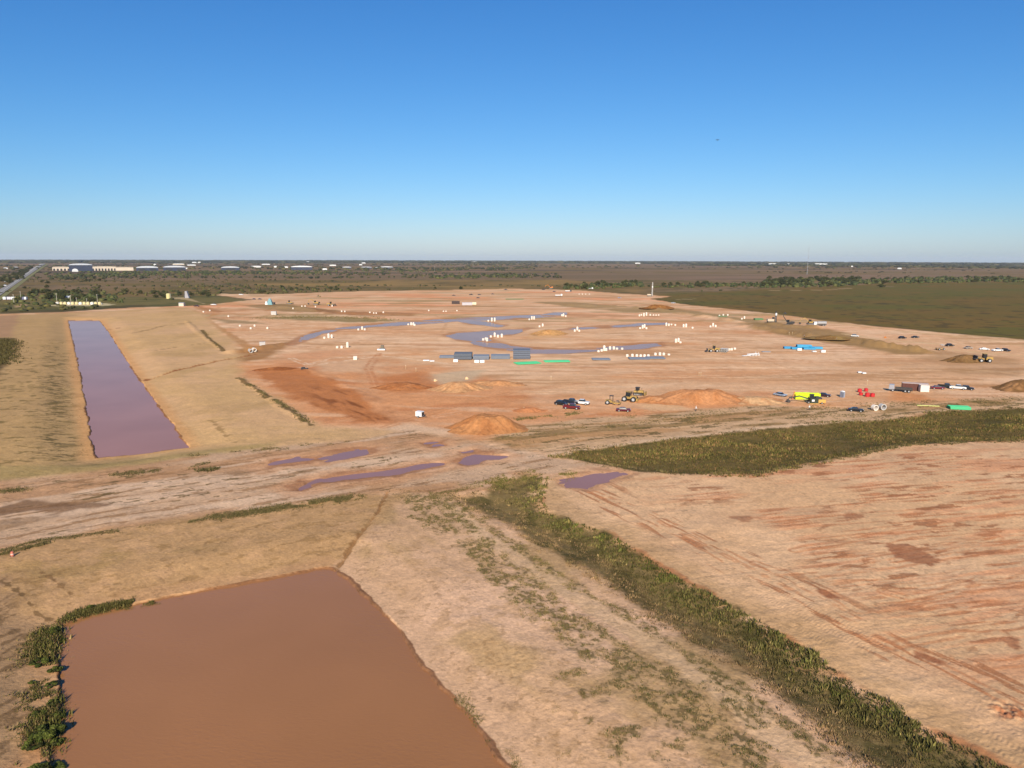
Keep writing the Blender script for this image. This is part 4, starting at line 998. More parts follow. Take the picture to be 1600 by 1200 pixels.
car('white pickup at the right end of the parked cluster', 908, 632, -20, (240,240,238), 'pickup', 'pickups parked on the site')
car('dark maroon rounded car parked alone in front of the yellow tractors', 974, 643, -8, (96,30,42), 'sedan', CL)
car('silver blue car left of the lime green shields', 1219, 619, -55, (158,172,190), 'sedan', CL)
car('dark plum car behind the right end of the lime green shields', 1287, 620, -30, (62,34,44), 'sedan', CL)
car('black car parked alone on the weeds left of the two concrete rings', 1337, 643, -20, (26,28,34), 'sedan', CL)
car('dark red car right of the dark red container', 1465, 608, -15, (120,30,46), 'sedan', CL)
car('black green pickup behind the dark red car', 1478, 606, -25, (30,36,34), 'pickup', 'pickups parked on the site')
car('white pickup parked between two black vehicles on the right', 1496, 608, -22, (244,243,240), 'pickup', 'pickups parked on the site')
car('black suv at the right end of the row beside the container', 1511, 609, -30, (28,28,32), 'suv', CL)
FR = 'vehicles along the right haul road'
car('black car at the left of the pair on the upper right haul road', 1410, 529, 0, (24,24,26), 'suv', FR, False)
car('dark grey green car at the right of the pair on the upper haul road', 1430, 528, 10, (52,58,58), 'sedan', FR, False)
car('black suv behind the canopy tractor on the right', 1484, 541, 5, (38,38,40), 'suv', FR, False)
car('beige grey car right of the black suv on the haul road', 1513, 545, 10, (176,164,150), 'sedan', FR, False)
car('small white car second from the right on the haul road', 1538, 547, -20, (240,240,238), 'sedan', FR, False)
car('white pickup near the right end of the haul road', 1558, 549, 5, (244,244,244), 'pickup', FR, False)
car('dark car at the very right end of the haul road', 1571, 549, -60, (44,44,46), 'suv', FR, False)
car('small white van beside the spoil heap behind the blue pipes', 1336, 526, -30, (236,234,230), 'suv', FR, False)
BK = 'vehicles far back on the site'
for x, y, hd, c, l in ((709,462,0,(60,34,34),'tiny dark car, leftmost of those near the far edge of the site'), (736,461,0,(30,24,24),'black pickup second from left near the far edge of the site'),
    (749,461,5,(40,26,26),'black car third from left near the far edge of the site'), (747,466,0,(36,26,26),'black car just below the others near the far edge'),
    (770,460,0,(70,40,30),'reddish brown car right of the black ones near the far edge'), (790,453,0,(34,36,40),'dark truck on the far site boundary, middle'),
    (849,453,0,(20,20,22),'black truck at the far work camp, left end'), (866,456,10,(40,44,60),'navy car at the far work camp'),
    (1052,474,0,(206,206,212),'silver car below the tall drill rig'), (968,466,0,(180,182,196),'pale grey car on the red ground left of the drill rig'),
    (334,477,0,(244,244,244),'white flat pickup on the grass strip beyond the long pond'), (307,479,0,(70,36,30),'dark rusty car left of the white flat pickup beyond the long pond'),
    (377,461,0,(244,242,240),'white truck alone on the far left dirt corner'), (397,468,-30,(86,84,100),'grey blue car left of the teal machine, nearer the grass'), (406,468,0,(60,62,80),'dark blue car beside the teal machine')):
    car(l, x, y, hd, c, 'pickup' if 'truck' in l or 'pickup' in l else 'sedan', BK, False)
RD = 'vehicles on the highway'
for x, y, l in ((9,441,'white truck nearest on the highway at the left edge'), (8,447,'white van just behind the nearest truck on the highway'), (21,432,'white car on the highway left of the far trees'), (38,427,'white lorry far up the highway'), (36,430,'pale car behind the far lorry on the highway')):
    car(l, x, y, 130, (244,244,244), 'suv', RD, False).scale = (1.8,) * 3

# ------------------------------------------------------------------ machines
def tracks(t, L, W, h, w=.55):
    for s in (-1, 1):
        tb = MB().prism([(-L,.35),(-L+.35,0),(L-.35,0),(L,.35),(L-.3,h),(-L+.3,h)], s*W-w/2, s*W+w/2).build('track', DARK, t)
        r = MB().box(0, s*(W+w/2+.015), .30, 2*L-.8, .03, .14)
        for i in range(5): x = -L+.5+i*(2*L-1)/4; r.tube((x, s*(W+w/2), .38), (x, s*(W+w/2+.04), .38), .22, .22, 8)
        r.build('track_rollers', STEEL, tb)
def excavator(label, px, py, hd, col=YEL, boom=((.9,1.6),(3.6,4.3),(6.2,3.4),(6.9,1.2)), group='excavators', sc=1.0, turn=0):
    t = thing('excavator', label, 'excavator', px, py, hd, group, scale=sc)
    tracks(t, 2.0, 1.15, .95)
    b = MB().box(-.6, 0, 1.05, 3.6, 2.6, 1.0).box(-1.6, 0, 2.0, 1.5, 2.4, .35); b.build('body', col, t, .05)
    MB().box(-2.6, 0, 1.0, .6, 2.6, 1.2).build('counterweight', DARK, t, .05)
    c = MB().box(.55, .8, 1.95, 1.5, 1.0, 1.35, tx=.9).build('cab', GLASS, t, .03); MB().box(.5, .8, 3.28, 1.5, 1.1, .08).build('cab_roof', col, c)
    A1, B1, C1, D1 = boom
    bm_ = MB().tube((A1[0], -.1, A1[1]), (B1[0], -.1, B1[1]), .30, .26, 4).tube((B1[0], -.1, B1[1]), (C1[0], -.1, C1[1]), .26, .18, 4).build('boom', col, t)
    MB().tube((A1[0]-.1, -.1, A1[1]+.0), ((B1[0]+A1[0])/2+.3, -.1, (B1[1]+A1[1])/2-.5), .09, .07, 6).build('hydraulic_ram', STEEL, bm_)
    MB().tube((C1[0]-.1, -.1, C1[1]+.3), (D1[0], -.1, D1[1]), .20, .15, 4).build('stick', col, t)
    x, z = D1; MB().prism([(x+.3, z+.2), (x-.5, z+.1), (x-.95, z-.5), (x-.6, z-.95), (x+.1, z-.9)], -.65, .45).build('bucket', DARK, t)
    return t
def dozer(label, px, py, hd, group='bulldozers', sc=1.0):
    t = thing('bulldozer', label, 'bulldozer', px, py, hd, group, scale=sc)
    tracks(t, 1.8, 1.05, 1.05, .6)
    MB().box(.7, 0, .9, 2.3, 1.2, 1.0, ty=.9).box(-1.3, 0, .9, 1.2, 1.5, .8).build('body', YEL, t, .05)
    c = MB().box(-.5, 0, 1.8, 1.3, 1.4, 1.1).build('cab', GLASS, t); MB().box(-.5, 0, 2.9, 1.7, 1.7, .12).build('cab_roof', DARK, c)
    MB().tube((1.1, .3, 1.9), (1.1, .3, 2.8), .07).build('exhaust_pipe', DARK, t)
    bl = MB().box(2.7, 0, .15, .18, 3.6, 1.25, ry=-.12).build('blade', YEL, t)
    a = MB()
    for s in (-1, 1): a.box(1.7, s*1.5, .45, 2.0, .16, .22)
    a.build('blade_arms', DARK, t)
    MB().prism([(-1.9,.9),(-2.9,1.1),(-3.0,.2),(-2.8,.25),(-2.6,.8),(-1.9,.6)], -.12, .12).build('ripper', DARK, t)
    return t
def loader(label, px, py, hd, group='wheel loaders', sc=1.0, up=.3):
    t = thing('wheel_loader', label, 'wheel loader', px, py, hd, group, scale=sc)
    wheels(t, (-1.5, 1.5), 1.05, .75, .55)
    MB().box(-1.7, 0, 1.0, 2.6, 1.5, 1.1, tx=.9).box(1.0, 0, .9, 1.8, 1.1, .7).build('body', YEL, t, .05)
    c = MB().box(-.1, 0, 1.7, 1.3, 1.4, 1.5, tx=.85).build('cab', GLASS, t); MB().box(-.1, 0, 3.2, 1.4, 1.5, .1).build('cab_roof', YEL, c)
    a = MB()
    for s in (-1, 1): a.tube((.9, s*.5, 1.6), (3.2, s*.5, .5+up), .14, .12, 4)
    a.build('lift_arms', YEL, t)
    MB().prism([(3.0,.15+up),(4.1,.1+up),(4.15,.2+up),(3.3,.4+up),(3.2,1.2+up),(3.6,1.45+up),(3.0,1.4+up),(2.9,.6+up)], -1.4, 1.4).build('bucket', DARK, t)
    return t
def roller(label, px, py, hd, group=None, sc=1.0):
    t = thing('soil_compactor', label, 'compactor', px, py, hd, group, scale=sc)
    wheels(t, (-1.6,), .85, .75, .5)
    MB().box(-1.5, 0, .8, 2.0, 1.3, .8, tx=.9).build('body', YEL, t, .04)
    MB().box(-.5, 0, .7, 1.2, 1.2, .5).build('operator_deck', YEL, t)
    r = MB()
    for x in (-.95, .1):
        for s in (-1, 1): r.tube((x, s*.55, 1.1), (x, s*.5, 3.0), .07, .07, 6)
    r.box(-.42, 0, 2.98, 1.4, 1.4, .1).build('roll_cage', DARK, t)
    f = MB()
    for s in (-1, 1): f.box(1.6, s*1.25, .55, 2.4, .18, .35)
    f.box(2.75, 0, .55, .2, 2.6, .4).box(.45, 0, .55, .25, 2.6, .4).build('drum_frame', YEL, t)
    MB().tube((1.6, -1.12, .72), (1.6, 1.12, .72), .72, .72, 20).build('drum', paint(150,120,92,.6), t)
    return t
def tractor(label, px, py, hd, sc=1.0):
    t = thing('wheel_tractor', label, 'tractor', px, py, hd, None, scale=sc)
    wheels(t, (-1.6, 1.7), 1.25, .95, .7)
    MB().box(1.3, 0, 1.0, 2.4, 1.1, 1.1, ty=.85).box(-.9, 0, .9, 2.2, 1.5, .9).build('body', YEL, t, .05)
    c = MB().box(-.5, 0, 1.8, 1.7, 1.6, 1.6, tx=.9).build('cab', GLASS, t); MB().box(-.5, 0, 3.4, 1.9, 1.8, .12).build('cab_roof', YEL, c)
    MB().tube((1.3, .4, 2.0), (1.3, .4, 3.1), .07).build('exhaust_pipe', DARK, t)
    MB().box(3.0, 0, .4, .5, 2.6, .9).build('blade', YEL, t)
    return t
roller('dusty yellow soil compactor with an open roll cage, leftmost of the three yellow machines', 957, 632, -20)
tractor('large dusty yellow tractor with a dark cab, middle of the three yellow machines', 984, 627, -28)
dozer('yellow bulldozer with its blade to the right, rearmost of the three machines', 998, 617, -25, sc=.95)
loader('yellow loader beside the grey pipes right of the long stream', 1115, 550, 175, sc=1.1)
loader('yellow wheel loader working on the dark brown heap at the right', 1537, 566, 175, sc=1.3, up=1.2)
excavator('excavator with a raised dark bucket standing upright on the far right spoil bank', 1233, 508, 150, DARK, ((.9,1.6),(3.2,4.6),(4.2,6.6),(3.0,7.6)), sc=1.25)
excavator('excavator reaching left beside the white truck on the upper right bank', 1266, 507, 178, YEL, sc=1.2)
excavator('long reach digger lying low in front of the lime green shields', 1269, 630, 172, DARK, ((.9,1.4),(4.4,2.4),(7.6,1.7),(8.3,.9)), sc=1.0)
excavator('orange excavator on the small dirt pile near the drill rig', 1027, 481, 120, YEL, sc=.9)
excavator('orange excavator at the far work camp beyond the stream', 861, 451, 170, ORG, sc=1.5)
dozer('yellow bulldozer farthest left in the far trench works', 453, 475, 10, sc=1.3)
excavator('yellow excavator above the trench in the far left works', 494, 476, 175, YEL, sc=1.3)
loader('yellow loader at the right end of the far trench works', 517, 478, 0, sc=1.4)
dozer('small dark crawler on the far boundary above the trench works', 498, 464, 0, sc=.9)
# skid steer with a white trailer, canopy tractor
t = thing('skid_steer', 'dark skid steer behind a white drum roller left of the grey pipe stacks', 'skid steer', 597, 547, 0)
wheels(t, (-.9, .9), .9, .5, .4); MB().box(0, 0, .4, 2.8, 1.5, .8).build('body', DARK, t); MB().box(.2, 0, 1.2, 1.7, 1.4, 1.6, tx=.9).build('cab', paint(120, 110, 90), t)
MB().tube((-2.3, -1.6, .5), (1.9, -1.6, .5), .5, .5, 16).build('drum', WHT, t)
t = thing('canopy_tractor', 'low tan tractor with a canopy below the black suv', 'tractor', 1469, 547, 10)
wheels(t, (-1.4, 1.5), .95, .6, .4); MB().box(-.3, 0, .5, 4.4, 1.5, .8).build('body', paint(170, 140, 100, .6), t)
cc = MB()
for x in (.3, 1.7):
    for s in (-1, 1): cc.tube((x, s*.6, 1.2), (x, s*.6, 2.8), .06, .06, 5)
cc.build('canopy_posts', DARK, t); MB().box(1.0, 0, 2.8, 1.9, 1.7, .12).build('canopy', WHT, t)
# drill rig and pile driver
def mast_rig(label, px, py, hgt, col, hd=0, w=1.0):
    t = thing('drill_rig', label, 'drill rig', px, py, hd, None)
    tracks(t, 3.0, 1.6, 1.2, .8)
    MB().box(-.8, 0, 1.3, 5.0, 2.8, 1.8).build('body', WHT if col is WHT else paint(214, 196, 170), t, .05)
    MB().box(1.8, 1.0, 3.0, 1.5, 1.2, 1.4).build('cab', GLASS, t)
    m = MB()
    for sx in (-1, 1):
        for sy in (-1, 1): m.tube((3.4+sx*.55*w, sy*.55*w, .3), (3.4+sx*.35*w, sy*.35*w, hgt), .13*w, .09*w, 5)
    k = int(hgt/1.6)
    for i in range(k):
        z0 = .8+i*(hgt-1)/k; z1 = .8+(i+1)*(hgt-1)/k
        for sy in (-1, 1): m.tube((3.4-.5*w, sy*.45*w, z0), (3.4+.45*w, sy*.45*w, z1), .07*w, .07*w, 4)
        for sx in (-1, 1): m.tube((3.4+sx*.45*w, -.5*w, z0), (3.4+sx*.45*w, .5*w, z1), .07*w, .07*w, 4)
    m.build('mast', col, t)
    MB().tube((3.4, 0, .2), (3.4, 0, hgt*.9), .18, .18, 8).build('drill_rod', STEEL, t)
    MB().box(3.4, 0, hgt*.62, 1.2*w, 1.2*w, 1.8).build('drill_head', WHT, t)
mast_rig('tall white lattice drill rig standing on the far right corner of the site', 1015, 463, 19, paint(226,222,214,.6), 0, 1.15)
mast_rig('short piling machine with a dark upright mast on the upper right bank', 1205, 505, 9.5, DARK, 0, 1.0)

# ------------------------------------------------------------------ trucks, containers, cabins
def flat_truck(label, px, py, hd, cab_m, bed_m, sc=1.0, tank=False, group=None):
    t = thing('truck', label, 'truck', px, py, hd, group, scale=sc)
    wheels(t, (-2.8, -1.6, 2.6), 1.0, .5, .4)
    MB().box(0, 0, .6, 8.0, 1.0, .35).build('chassis', DARK, t)
    c = MB().box(3.1, 0, .75, 1.9, 2.2, 1.9, tx=.9).build('cab', cab_m, t, .05); MB().box(3.62, 0, 1.7, .9, 1.9, .7, tx=.8).build('windscreen', GLASS, c)
    if tank: MB().tube((-3.8, 0, 1.9), (1.9, 0, 1.9), 1.0, 1.0, 16).build('tank', bed_m, t, smooth=False)
    else:
        b = MB().box(-1.0, 0, .95, 5.8, 2.3, .15)
        for s in (-1, 1): b.box(-1.0, s*1.12, 1.1, 5.8, .08, .6)
        b.build('bed', bed_m, t)
    return t
flat_truck('white and grey truck casting a shadow left of the dark red container', 1407, 612, 150, paint(170,172,178), DARK)
flat_truck('white truck with a grey pipe load beside the reaching excavator', 1281, 509, 178, WHT, STEEL, 1.2, True)
flat_truck('small white truck at the far work camp, front', 873, 463, 0, WHT, WHT, 1.2)
flat_truck('black and white truck at the far work camp', 888, 456, 0, paint(60,60,60), WHT, 1.2)
flat_truck('pale truck at the right of the far work camp', 922, 452, 0, WHT, STEEL, 1.2)
def container(label, px, py, hd, L, W, H, m, roofm=None, name='shipping_container', cat='container', door=None):
    t = thing(name, label, cat, px, py, hd)
    b = MB().box(0, 0, .12, L, W, H-.2)
    n = int(L/.45)
    for i in range(n):
        for s in (-1, 1): b.box(-L/2+.25+i*(L-.5)/max(1, n-1), s*(W/2+.02), .25, .2, .05, H-.5)
    b.build('shell', m, t)
    MB().box(0, 0, H-.08, L+.06, W+.06, .12).build('roof', roofm or m, t)
    MB().box(L/2+.03, 0, .2, .06, W*.9, H-.4).build('door', door or m, t)
    return t
container('dark red brown container with a pale roof between truck and white trailer', 1429, 610, -22, 9.0, 2.6, 2.8, paint(98,52,40,.6), paint(214,190,176,.6))
container('short white trailer cabin at the right end of the dark red container', 1443, 612, 78, 2.6, 3.0, 2.6, paint(238,226,210,.6), None, 'site_cabin', 'cabin', DARK)
container('dark site cabin, left of the grey trailer far back on the site', 712, 475, 0, 8.5, 3, 3.2, paint(60,44,38,.6), DARK, 'site_cabin', 'cabin')
container('long grey trailer beside the dark cabin far back on the site', 730, 477, 5, 11, 3, 3.0, paint(196,192,196,.6), None, 'site_cabin', 'cabin')
container('cream trailer at the right end of the far cabins', 740, 476, 0, 6, 3, 2.6, paint(236,226,190,.6), None, 'site_cabin', 'cabin')
t = thing('utility_trailer', 'small white box trailer with its shaded right side coloured dark, left of the orange mound', 'trailer', 656, 652, -25)
wheels(t, (0,), 1.0, .35, .22); MB().box(0, 0, .4, 2.3, 1.7, 1.6).build('box', WHT, t, .04); MB().box(1.17, 0, .6, .06, 1.4, 1.2).build('door', DARK, t); MB().box(1.9, 0, .45, 1.5, .12, .12).build('tow_bar', DARK, t)  # dark panel puts the shade of the box's right face into colour
t = thing('portable_toilet', 'grey portable toilet with a white roof between the plum car and red tanks', 'portable toilet', 1316, 621, 20)
MB().box(0, 0, 0, 1.25, 1.25, 2.15).build('cabin', paint(150,156,170,.5), t, .04); MB().box(0, 0, 2.15, 1.3, 1.3, .25, tx=.8, ty=.8).build('roof', WHT, t, .04)
MB().box(-.35, -.64, .15, .5, .05, 1.8).build('door', paint(100,108,124,.5), t); MB().tube((.45, .45, 2.2), (.45, .45, 2.7), .06).build('vent_pipe', WHT, t)
# red tanks
RED = paint(206, 44, 48, .45)
for i, (x, y, r, h, l) in enumerate(((1343,613,.75,1.3,'red tank at the back left of the red cluster'), (1353,612,.7,1.2,'red tank at the back right of the red cluster'), (1345,618,.7,1.0,'low red tank in the middle left of the cluster'), (1355,620,.8,1.5,'upright red tank in front of the cluster'), (1363,620,.8,1.3,'rightmost red tank of the cluster'))):
    t = thing('red_tank', l, 'tank', x, y, 0, 'red tanks by the toilet')
    MB().tube((0, 0, .1), (0, 0, h), r, r, 18).build('shell', RED, t, .04); MB().tube((0, 0, h), (0, 0, h+.18), r*.35, r*.3, 10).build('cap', RED, t)
    f = MB()
    for s in (-1, 1): f.box(s*r*.6, 0, 0, .12, r*1.6, .12)
    f.build('skid', DARK, t)

# ------------------------------------------------------------------ concrete rings and pipes
def ring(label, x, y, d, L, hd, m=CONC, group=None, tilt=False):
    t = thing('concrete_pipe', label, 'concrete pipe', x, y, hd, group)
    r = d/2
    MB().ring((-L/2, 0, r), (L/2, 0, r), r, r*.80, 26).build('barrel', m, t); MB().ring((L/2, 0, r), (L/2+.15, 0, r), r*1.06, r*.78, 26).build('collar', m, t)
    return t
ring('large pale concrete ring with a dark hole, left of the pair near the far ditch', 1366, 641, 1.9, 1.2, -75)
ring('large grey concrete ring, right of the pair near the far ditch', 1378, 640, 2.0, 1.4, -80, CONCG)
ring('concrete pipe lying beside the brown gully left of the dark skid steer', 397, 549, 2.0, 3.4, -60)
ring('second concrete pipe lying to the left of the gully pipe', 391, 546, 1.9, 3.6, -60, CONCG)
def block(label, x, y, sx, sy, sz, hd=0, m=CONCG, group=None):
    t = thing('concrete_vault', label, 'concrete vault', x, y, hd, group)
    b = MB()
    for s in (-1, 1): b.box(s*(sx/2-.1), 0, 0, .2, sy, sz).box(0, s*(sy/2-.1), .0, sx-.4, .2, sz)
    b.build('walls', m, t, .02); MB().box(0, 0, sz, sx+.1, sy+.1, .15).build('lid', m, t)
block('pale grey concrete vault above the gully pipe', 410, 540, 3.2, 2.4, 2.0, 20)
block('pale grey concrete vault below the teal machine', 428, 492, 4.4, 3.2, 3.0, 10)
block('small cream vault with a dark side left of the skid steer tracks', 555, 562, 1.8, 1.5, 1.6, 15, CONC)
def manhole(label, x, y, h, group, d=1.45):
    h = h * .85
    t = thing('manhole_section', label, 'manhole section', x, y, 0, group)
    k = max(1, round(h/1.1)); b = MB(); hh = h/k
    for i in range(k): b.tube((0, 0, i*hh+(.03 if i else 0)), (0, 0, (i+1)*hh), d/2, d/2, 14)
    b.build('barrel', CONC, t)
    if h > 1.6: MB().tube((0, 0, h), (0, 0, h+.5), d/2, d*.3, 14).build('cone', CONC, t)
    else: MB().ring((0, 0, h), (0, 0, h+.12), d/2*.9, d/2*.6, 14).build('rim', CONC, t)
CLU = [  # cluster phrase, list of (x, base y, height)
 ('left of the dark skid steer', [(527,544,1.2),(534,544,1.5),(543,543,3.0)]),
 ('on the near bank of the long stream below its left bend', [(507,529,1.2),(513.5,528,2.7),(518.5,528,2.0)]),
 ('between long stream and skid steer', [(560,516,1.2),(566,515,2.1),(570,516,1.3)]),
 ('on the long stream above the pipe stacks', [(638,508,1.2),(642.5,508,1.9),(646,508,1.9),(648,509,1.3)]),
 ('at the fork of the long stream', [(763,502,1.2),(768.5,502,2.9),(773,502,2.9)]),
 ('at the end of the long stream, left of the last pool', [(827,500,1.2),(831,499,2.6),(834.5,499,2.6)]),
 ('at the right tip of the long stream', [(878,494,1.8),(880.5,494,2.3),(884,495,1.4)]),
 ('on the pale island in the pool', [(767,527,1.3),(773,526,2.6),(778,527,1.8),(784,527,2.1)]),
 ('in the water of the pool', [(755,532,1.5),(759,531,1.5),(761,533,2.0)]),
 ('on the sand pile in the bend', [(843,511,1.3),(848,510,1.9)]),
 ('right of the sand pile', [(898,518,1.6),(902,516,2.4),(905,518,1.2)]),
 ('on the near side of the upper stream, middle', [(1000,514,1.2),(1004,513,2.4),(1007,512,2.4),(1010,514,1.4)]),
 ('at the right end of the upper stream', [(1041,509,2.2),(1045,509,1.8),(1049,508,1.1),(1055,509,1.2)]),
 ('right of the upper stream', [(1068,511,2.0),(1072,511,2.4),(1082,513,1.2)]),
 ('at the foot of the right spoil bank', [(1110,511,1.2),(1114,510,2.4),(1118,511,1.7)]),
 ('in the long row above the upper stream', [(999,494,1.7),(1002,493,1.4),(1006,494,2.8),(1010,493,2.8),(1016,493,1.4),(1021,493,1),(1025,493,1),(1029,493,1)]),
 ('right of the near pool', [(1056,535,2.2),(1060,534,2.2),(1063,536,1.0)]),
 ('just beyond the right half of the pool', [(935,550,1),(940,549,1.2),(944,548,2.9),(947,548,1.6),(953,546,1.8),(959,546,1.8),(964,546,1.0),(972,546,1.0)]),
 ('behind the flat grey pipes right of the pool', [(980,557,1.3),(988,557,1.4),(995,557,1.2),(1001,557,1.2),(1007,557,1.2),(1013,557,1.2),(1024,555,1.4),(1031,555,1.6),(1037,555,1.4),(1045,555,.8)]),
 ('above the long trench, left part', [(458,483,1.5),(472,481,1.2),(477,481,1.3),(493,480,1.4),(519,479,1.6),(534,489,1.5),(539,489,1.3)]),
 ('above the long trench, right part', [(578,489,1.2),(584,490,1.2),(588,490,1.2),(599,489,1.4),(670,486,1.2),(693,487,1),(697,487,1),(714,486,1)]),
 ('scattered right of the dirt road bend', [(318,488,1.2),(328,486,1.2),(357,495,1.4),(375,510,1.1),(392,514,1.3),(398,510,1.4),(418,514,1.4)]),
 ('near the far camp in a short pale row', [(905,460,1),(910,460,1.2),(915,460,1),(921,460,1)]),
 ('beside the spoil bank top right', [(1124,494,1.2),(1130,493,1.3),(1137,493,1.3),(1159,499,1.2),(1163,498,2.0)]),
 ('beside the loader with grey pipes', [(1139,547,1),(1143,547,1.2),(1148,546,1.0)]),
]
for ph, L in CLU:
    hmax = max(h for _, _, h in L)
    for x, y, h in L:
        kind = 'tall' if h > 2.2 else ('medium' if h > 1.6 else 'short')
        manhole(f'{kind} white manhole section {ph}', x, y, h, 'manhole sections ' + ph)
# ------------------------------------------------------------------ pipe stacks
def pipe_stack(label, x, y, L, d, nx, nz, m, hd=0, name='pipe_stack', cat='pipe stack', group=None, pyr=False):
    t = thing(name, label, cat, x, y, hd, group)
    for k in range(nz):
        b = MB()
        for i in range(nx - (k if pyr else 0)):
            yy = (i - (nx - (k if pyr else 0) - 1)/2) * d
            b.ring((-L/2, yy, d/2 + k*d*.88 + .1), (L/2, yy, d/2 + k*d*.88 + .1), d*.49, d*.42, 10)
        b.build('pipe_row', m, t)
    b = MB()
    for s in (-.35, .35): b.box(s*L, 0, 0, .15, nx*d, .1)
    b.build('timber_bearer', paint(120, 90, 60, .8), t)
    return t
PG = paint(120, 128, 140, .55); GP = paint(86, 206, 140, .5); BP = paint(52, 158, 206, .5)
G_ = 'grey pipe stacks by the pool'
pipe_stack('low grey pipe stack at the left end of the row by the pool', 701, 559, 9, .55, 9, 2, PG, 0, group=G_)
pipe_stack('tall dark grey pipe stack second from left in the row', 724, 561, 8.8, .85, 9, 4, paint(92,100,112,.55), 0, group=G_)
pipe_stack('grey pipe stack third from left, with a dark right end', 752, 561, 8.0, .7, 10, 3, PG, 0, group=G_)
pipe_stack('grey pipe stack fourth from left with notched ends', 782, 560, 9.5, .65, 11, 3, PG, 0, group=G_)
pipe_stack('tallest grey pipe stack, right end of the row beside the green pipes', 815, 560, 8.6, 1.0, 8, 5, paint(98,106,120,.55), 0, group=G_)
pipe_stack('flat grey pipe layer alone right of the green pipes', 939, 562, 9.0, .5, 12, 1, PG, 0, group=G_)
pipe_stack('flat grey pipe layer, left of the pair below the white row', 998, 561, 10, .5, 14, 1, PG, 0, group=G_)
pipe_stack('flat grey pipe layer, right of the pair below the white row', 1024, 560, 9, .5, 14, 1, PG, 0, group=G_)
pipe_stack('pointed pile of light green pipes below the tallest grey stack', 824, 568, 12, .4, 16, 1, GP, 20, group='light green pipes')
pipe_stack('flat pile of light green pipes right of the pointed pile', 870, 565, 12.5, .4, 14, 1, GP, 6, group='light green pipes')
pipe_stack('light green pipe bundle near the far ditch at the right', 1498, 639, 6.3, .34, 11, 3, GP, -12, group='light green pipes', pyr=True)
pipe_stack('dull green pipe strip far back on the site', 804, 468, 22, .5, 8, 2, paint(110,136,92,.6), 2, group='dull green pipes')
pipe_stack('dull green pipe bundle under the right spoil bank top', 1185, 500, 7, .5, 8, 3, paint(100,140,90,.6), 0, group='dull green pipes')
pipe_stack('small green bundle among the white sections top right', 1129, 495, 8, .4, 5, 2, paint(110,140,100,.6), 0, group='dull green pipes')
B_ = 'blue pipe bundles'
pipe_stack('blue pipe bundle at the left end of the blue group', 1231, 545, 4.5, .4, 8, 3, BP, -8, group=B_)
pipe_stack('blue pipe bundle second from left in front', 1244, 546, 5.5, .4, 8, 3, BP, -8, group=B_)
pipe_stack('blue pipe bundle in the middle of the blue group', 1256, 543, 8, .4, 9, 4, paint(66,172,216,.5), -8, group=B_)
pipe_stack('blue pipe bundle front right of the blue group', 1264, 546, 6.5, .4, 8, 3, BP, -8, group=B_)
pipe_stack('blue pipe bundle at the right end of the blue group', 1275, 545, 6.5, .4, 9, 3, paint(66,172,216,.5), -10, group=B_)
pipe_stack('grey concrete pipe stack beside the yellow loader', 1131, 550, 5, 1.0, 4, 2, CONCG, 60, group='grey concrete pipes')
pipe_stack('single long pale yellow green pipe lying near the far ditch', 1450, 635, 7.0, .3, 2, 1, paint(214,214,130,.5), -12)
# white palletised crates in front of the grey stacks
for x, y, l in ((666,564,'low white crate at the left end of the white row'), (675,565,'taller white crate beside the low one at the left'), (712,566,'white crate alone under the dark grey stack'), (745,567,'white crate left of the last one under the third stack'), (753,567,'white crate at the right end of the white row'),
                (1249,548,'white box in front of the blue pipes'), (1272,550,'flat white box lying right of the blue pipes'), (1286,551,'white box farthest right of the blue pipes'), (1343,583,'pale pallet of bags on the bare ground above the red tanks'), (1350,584,'small white bag bundle beside the pale pallet')):
    t = thing('crate', l, 'crate', x, y, random.uniform(-15, 15), 'white crates on the site')
    MB().box(0, 0, .15, (2.2 if x != 666 else 3.0) if x < 1300 else 1.5, 1.4, (1.3 if 'flat' not in l and 'low' not in l else .5) if x < 1300 else .5).build('box', WHT, t, .04)
    b = MB()
    for s in (-.7, 0, .7): b.box(s, 0, 0, .15, 1.6, .15)
    b.build('pallet', DARK, t)
# lime green trench shields
LIME = mat('lime_paint', A(204, 232, 40, 1.15), .4, noise=.08); 
def shield(label, x, y, L, H, W, hd):
    t = thing('trench_shield', label, 'trench shield', x, y, hd, 'lime green trench shields')
    for s in (-1, 1):
        b = MB().box(0, s*W/2, .1, L, .18, H)
        for i in range(4): b.box(0, s*(W/2+.12), .3+i*(H-.4)/3, L, .1, .12)
        b.build('panel', LIME, t)
    b = MB()
    for sx in (-1, 1):
        for z in (.5, H-.3): b.tube((sx*L*.4, -W/2, z), (sx*L*.4, W/2, z), .1, .1, 8)
    b.build('spreader', ORG, t)
shield('longer lime green trench shield, left of the two', 1254, 624, 5.6, 2.3, 1.6, -4)
shield('shorter lime green trench shield, right of the two', 1272, 623, 3.8, 1.9, 1.6, -2)
t = thing('lifting_frame', 'orange lifting frame leaning on the left end of the lime green shields', 'lifting frame', 1240, 624, 10)
b = MB(); b.tube((-.8, -.6, 0), (0, 0, 3.0), .09).tube((.8, -.6, 0), (0, 0, 3.0), .09).tube((0, .9, 0), (0, 0, 3.0), .09).tube((-.4, -.3, 1.5), (.4, -.3, 1.5), .07); b.build('legs', ORG, t)
t = thing('skid_tank', 'dark green generator skid in front of the shorter shield', 'generator', 1271, 631, 0)
MB().box(0, 0, .3, 2.8, 1.6, 1.6).build('housing', paint(52,62,46,.5), t, .04); MB().box(0, 0, 0, 3.4, 1.8, .3).build('skid', YEL, t); MB().box(-.5, -.83, .9, .9, .06, .7).build('panel', WHT, t)
t = thing('fuel_trailer', 'orange yellow trailer right of the dark green generator', 'trailer', 1283, 631, -5)
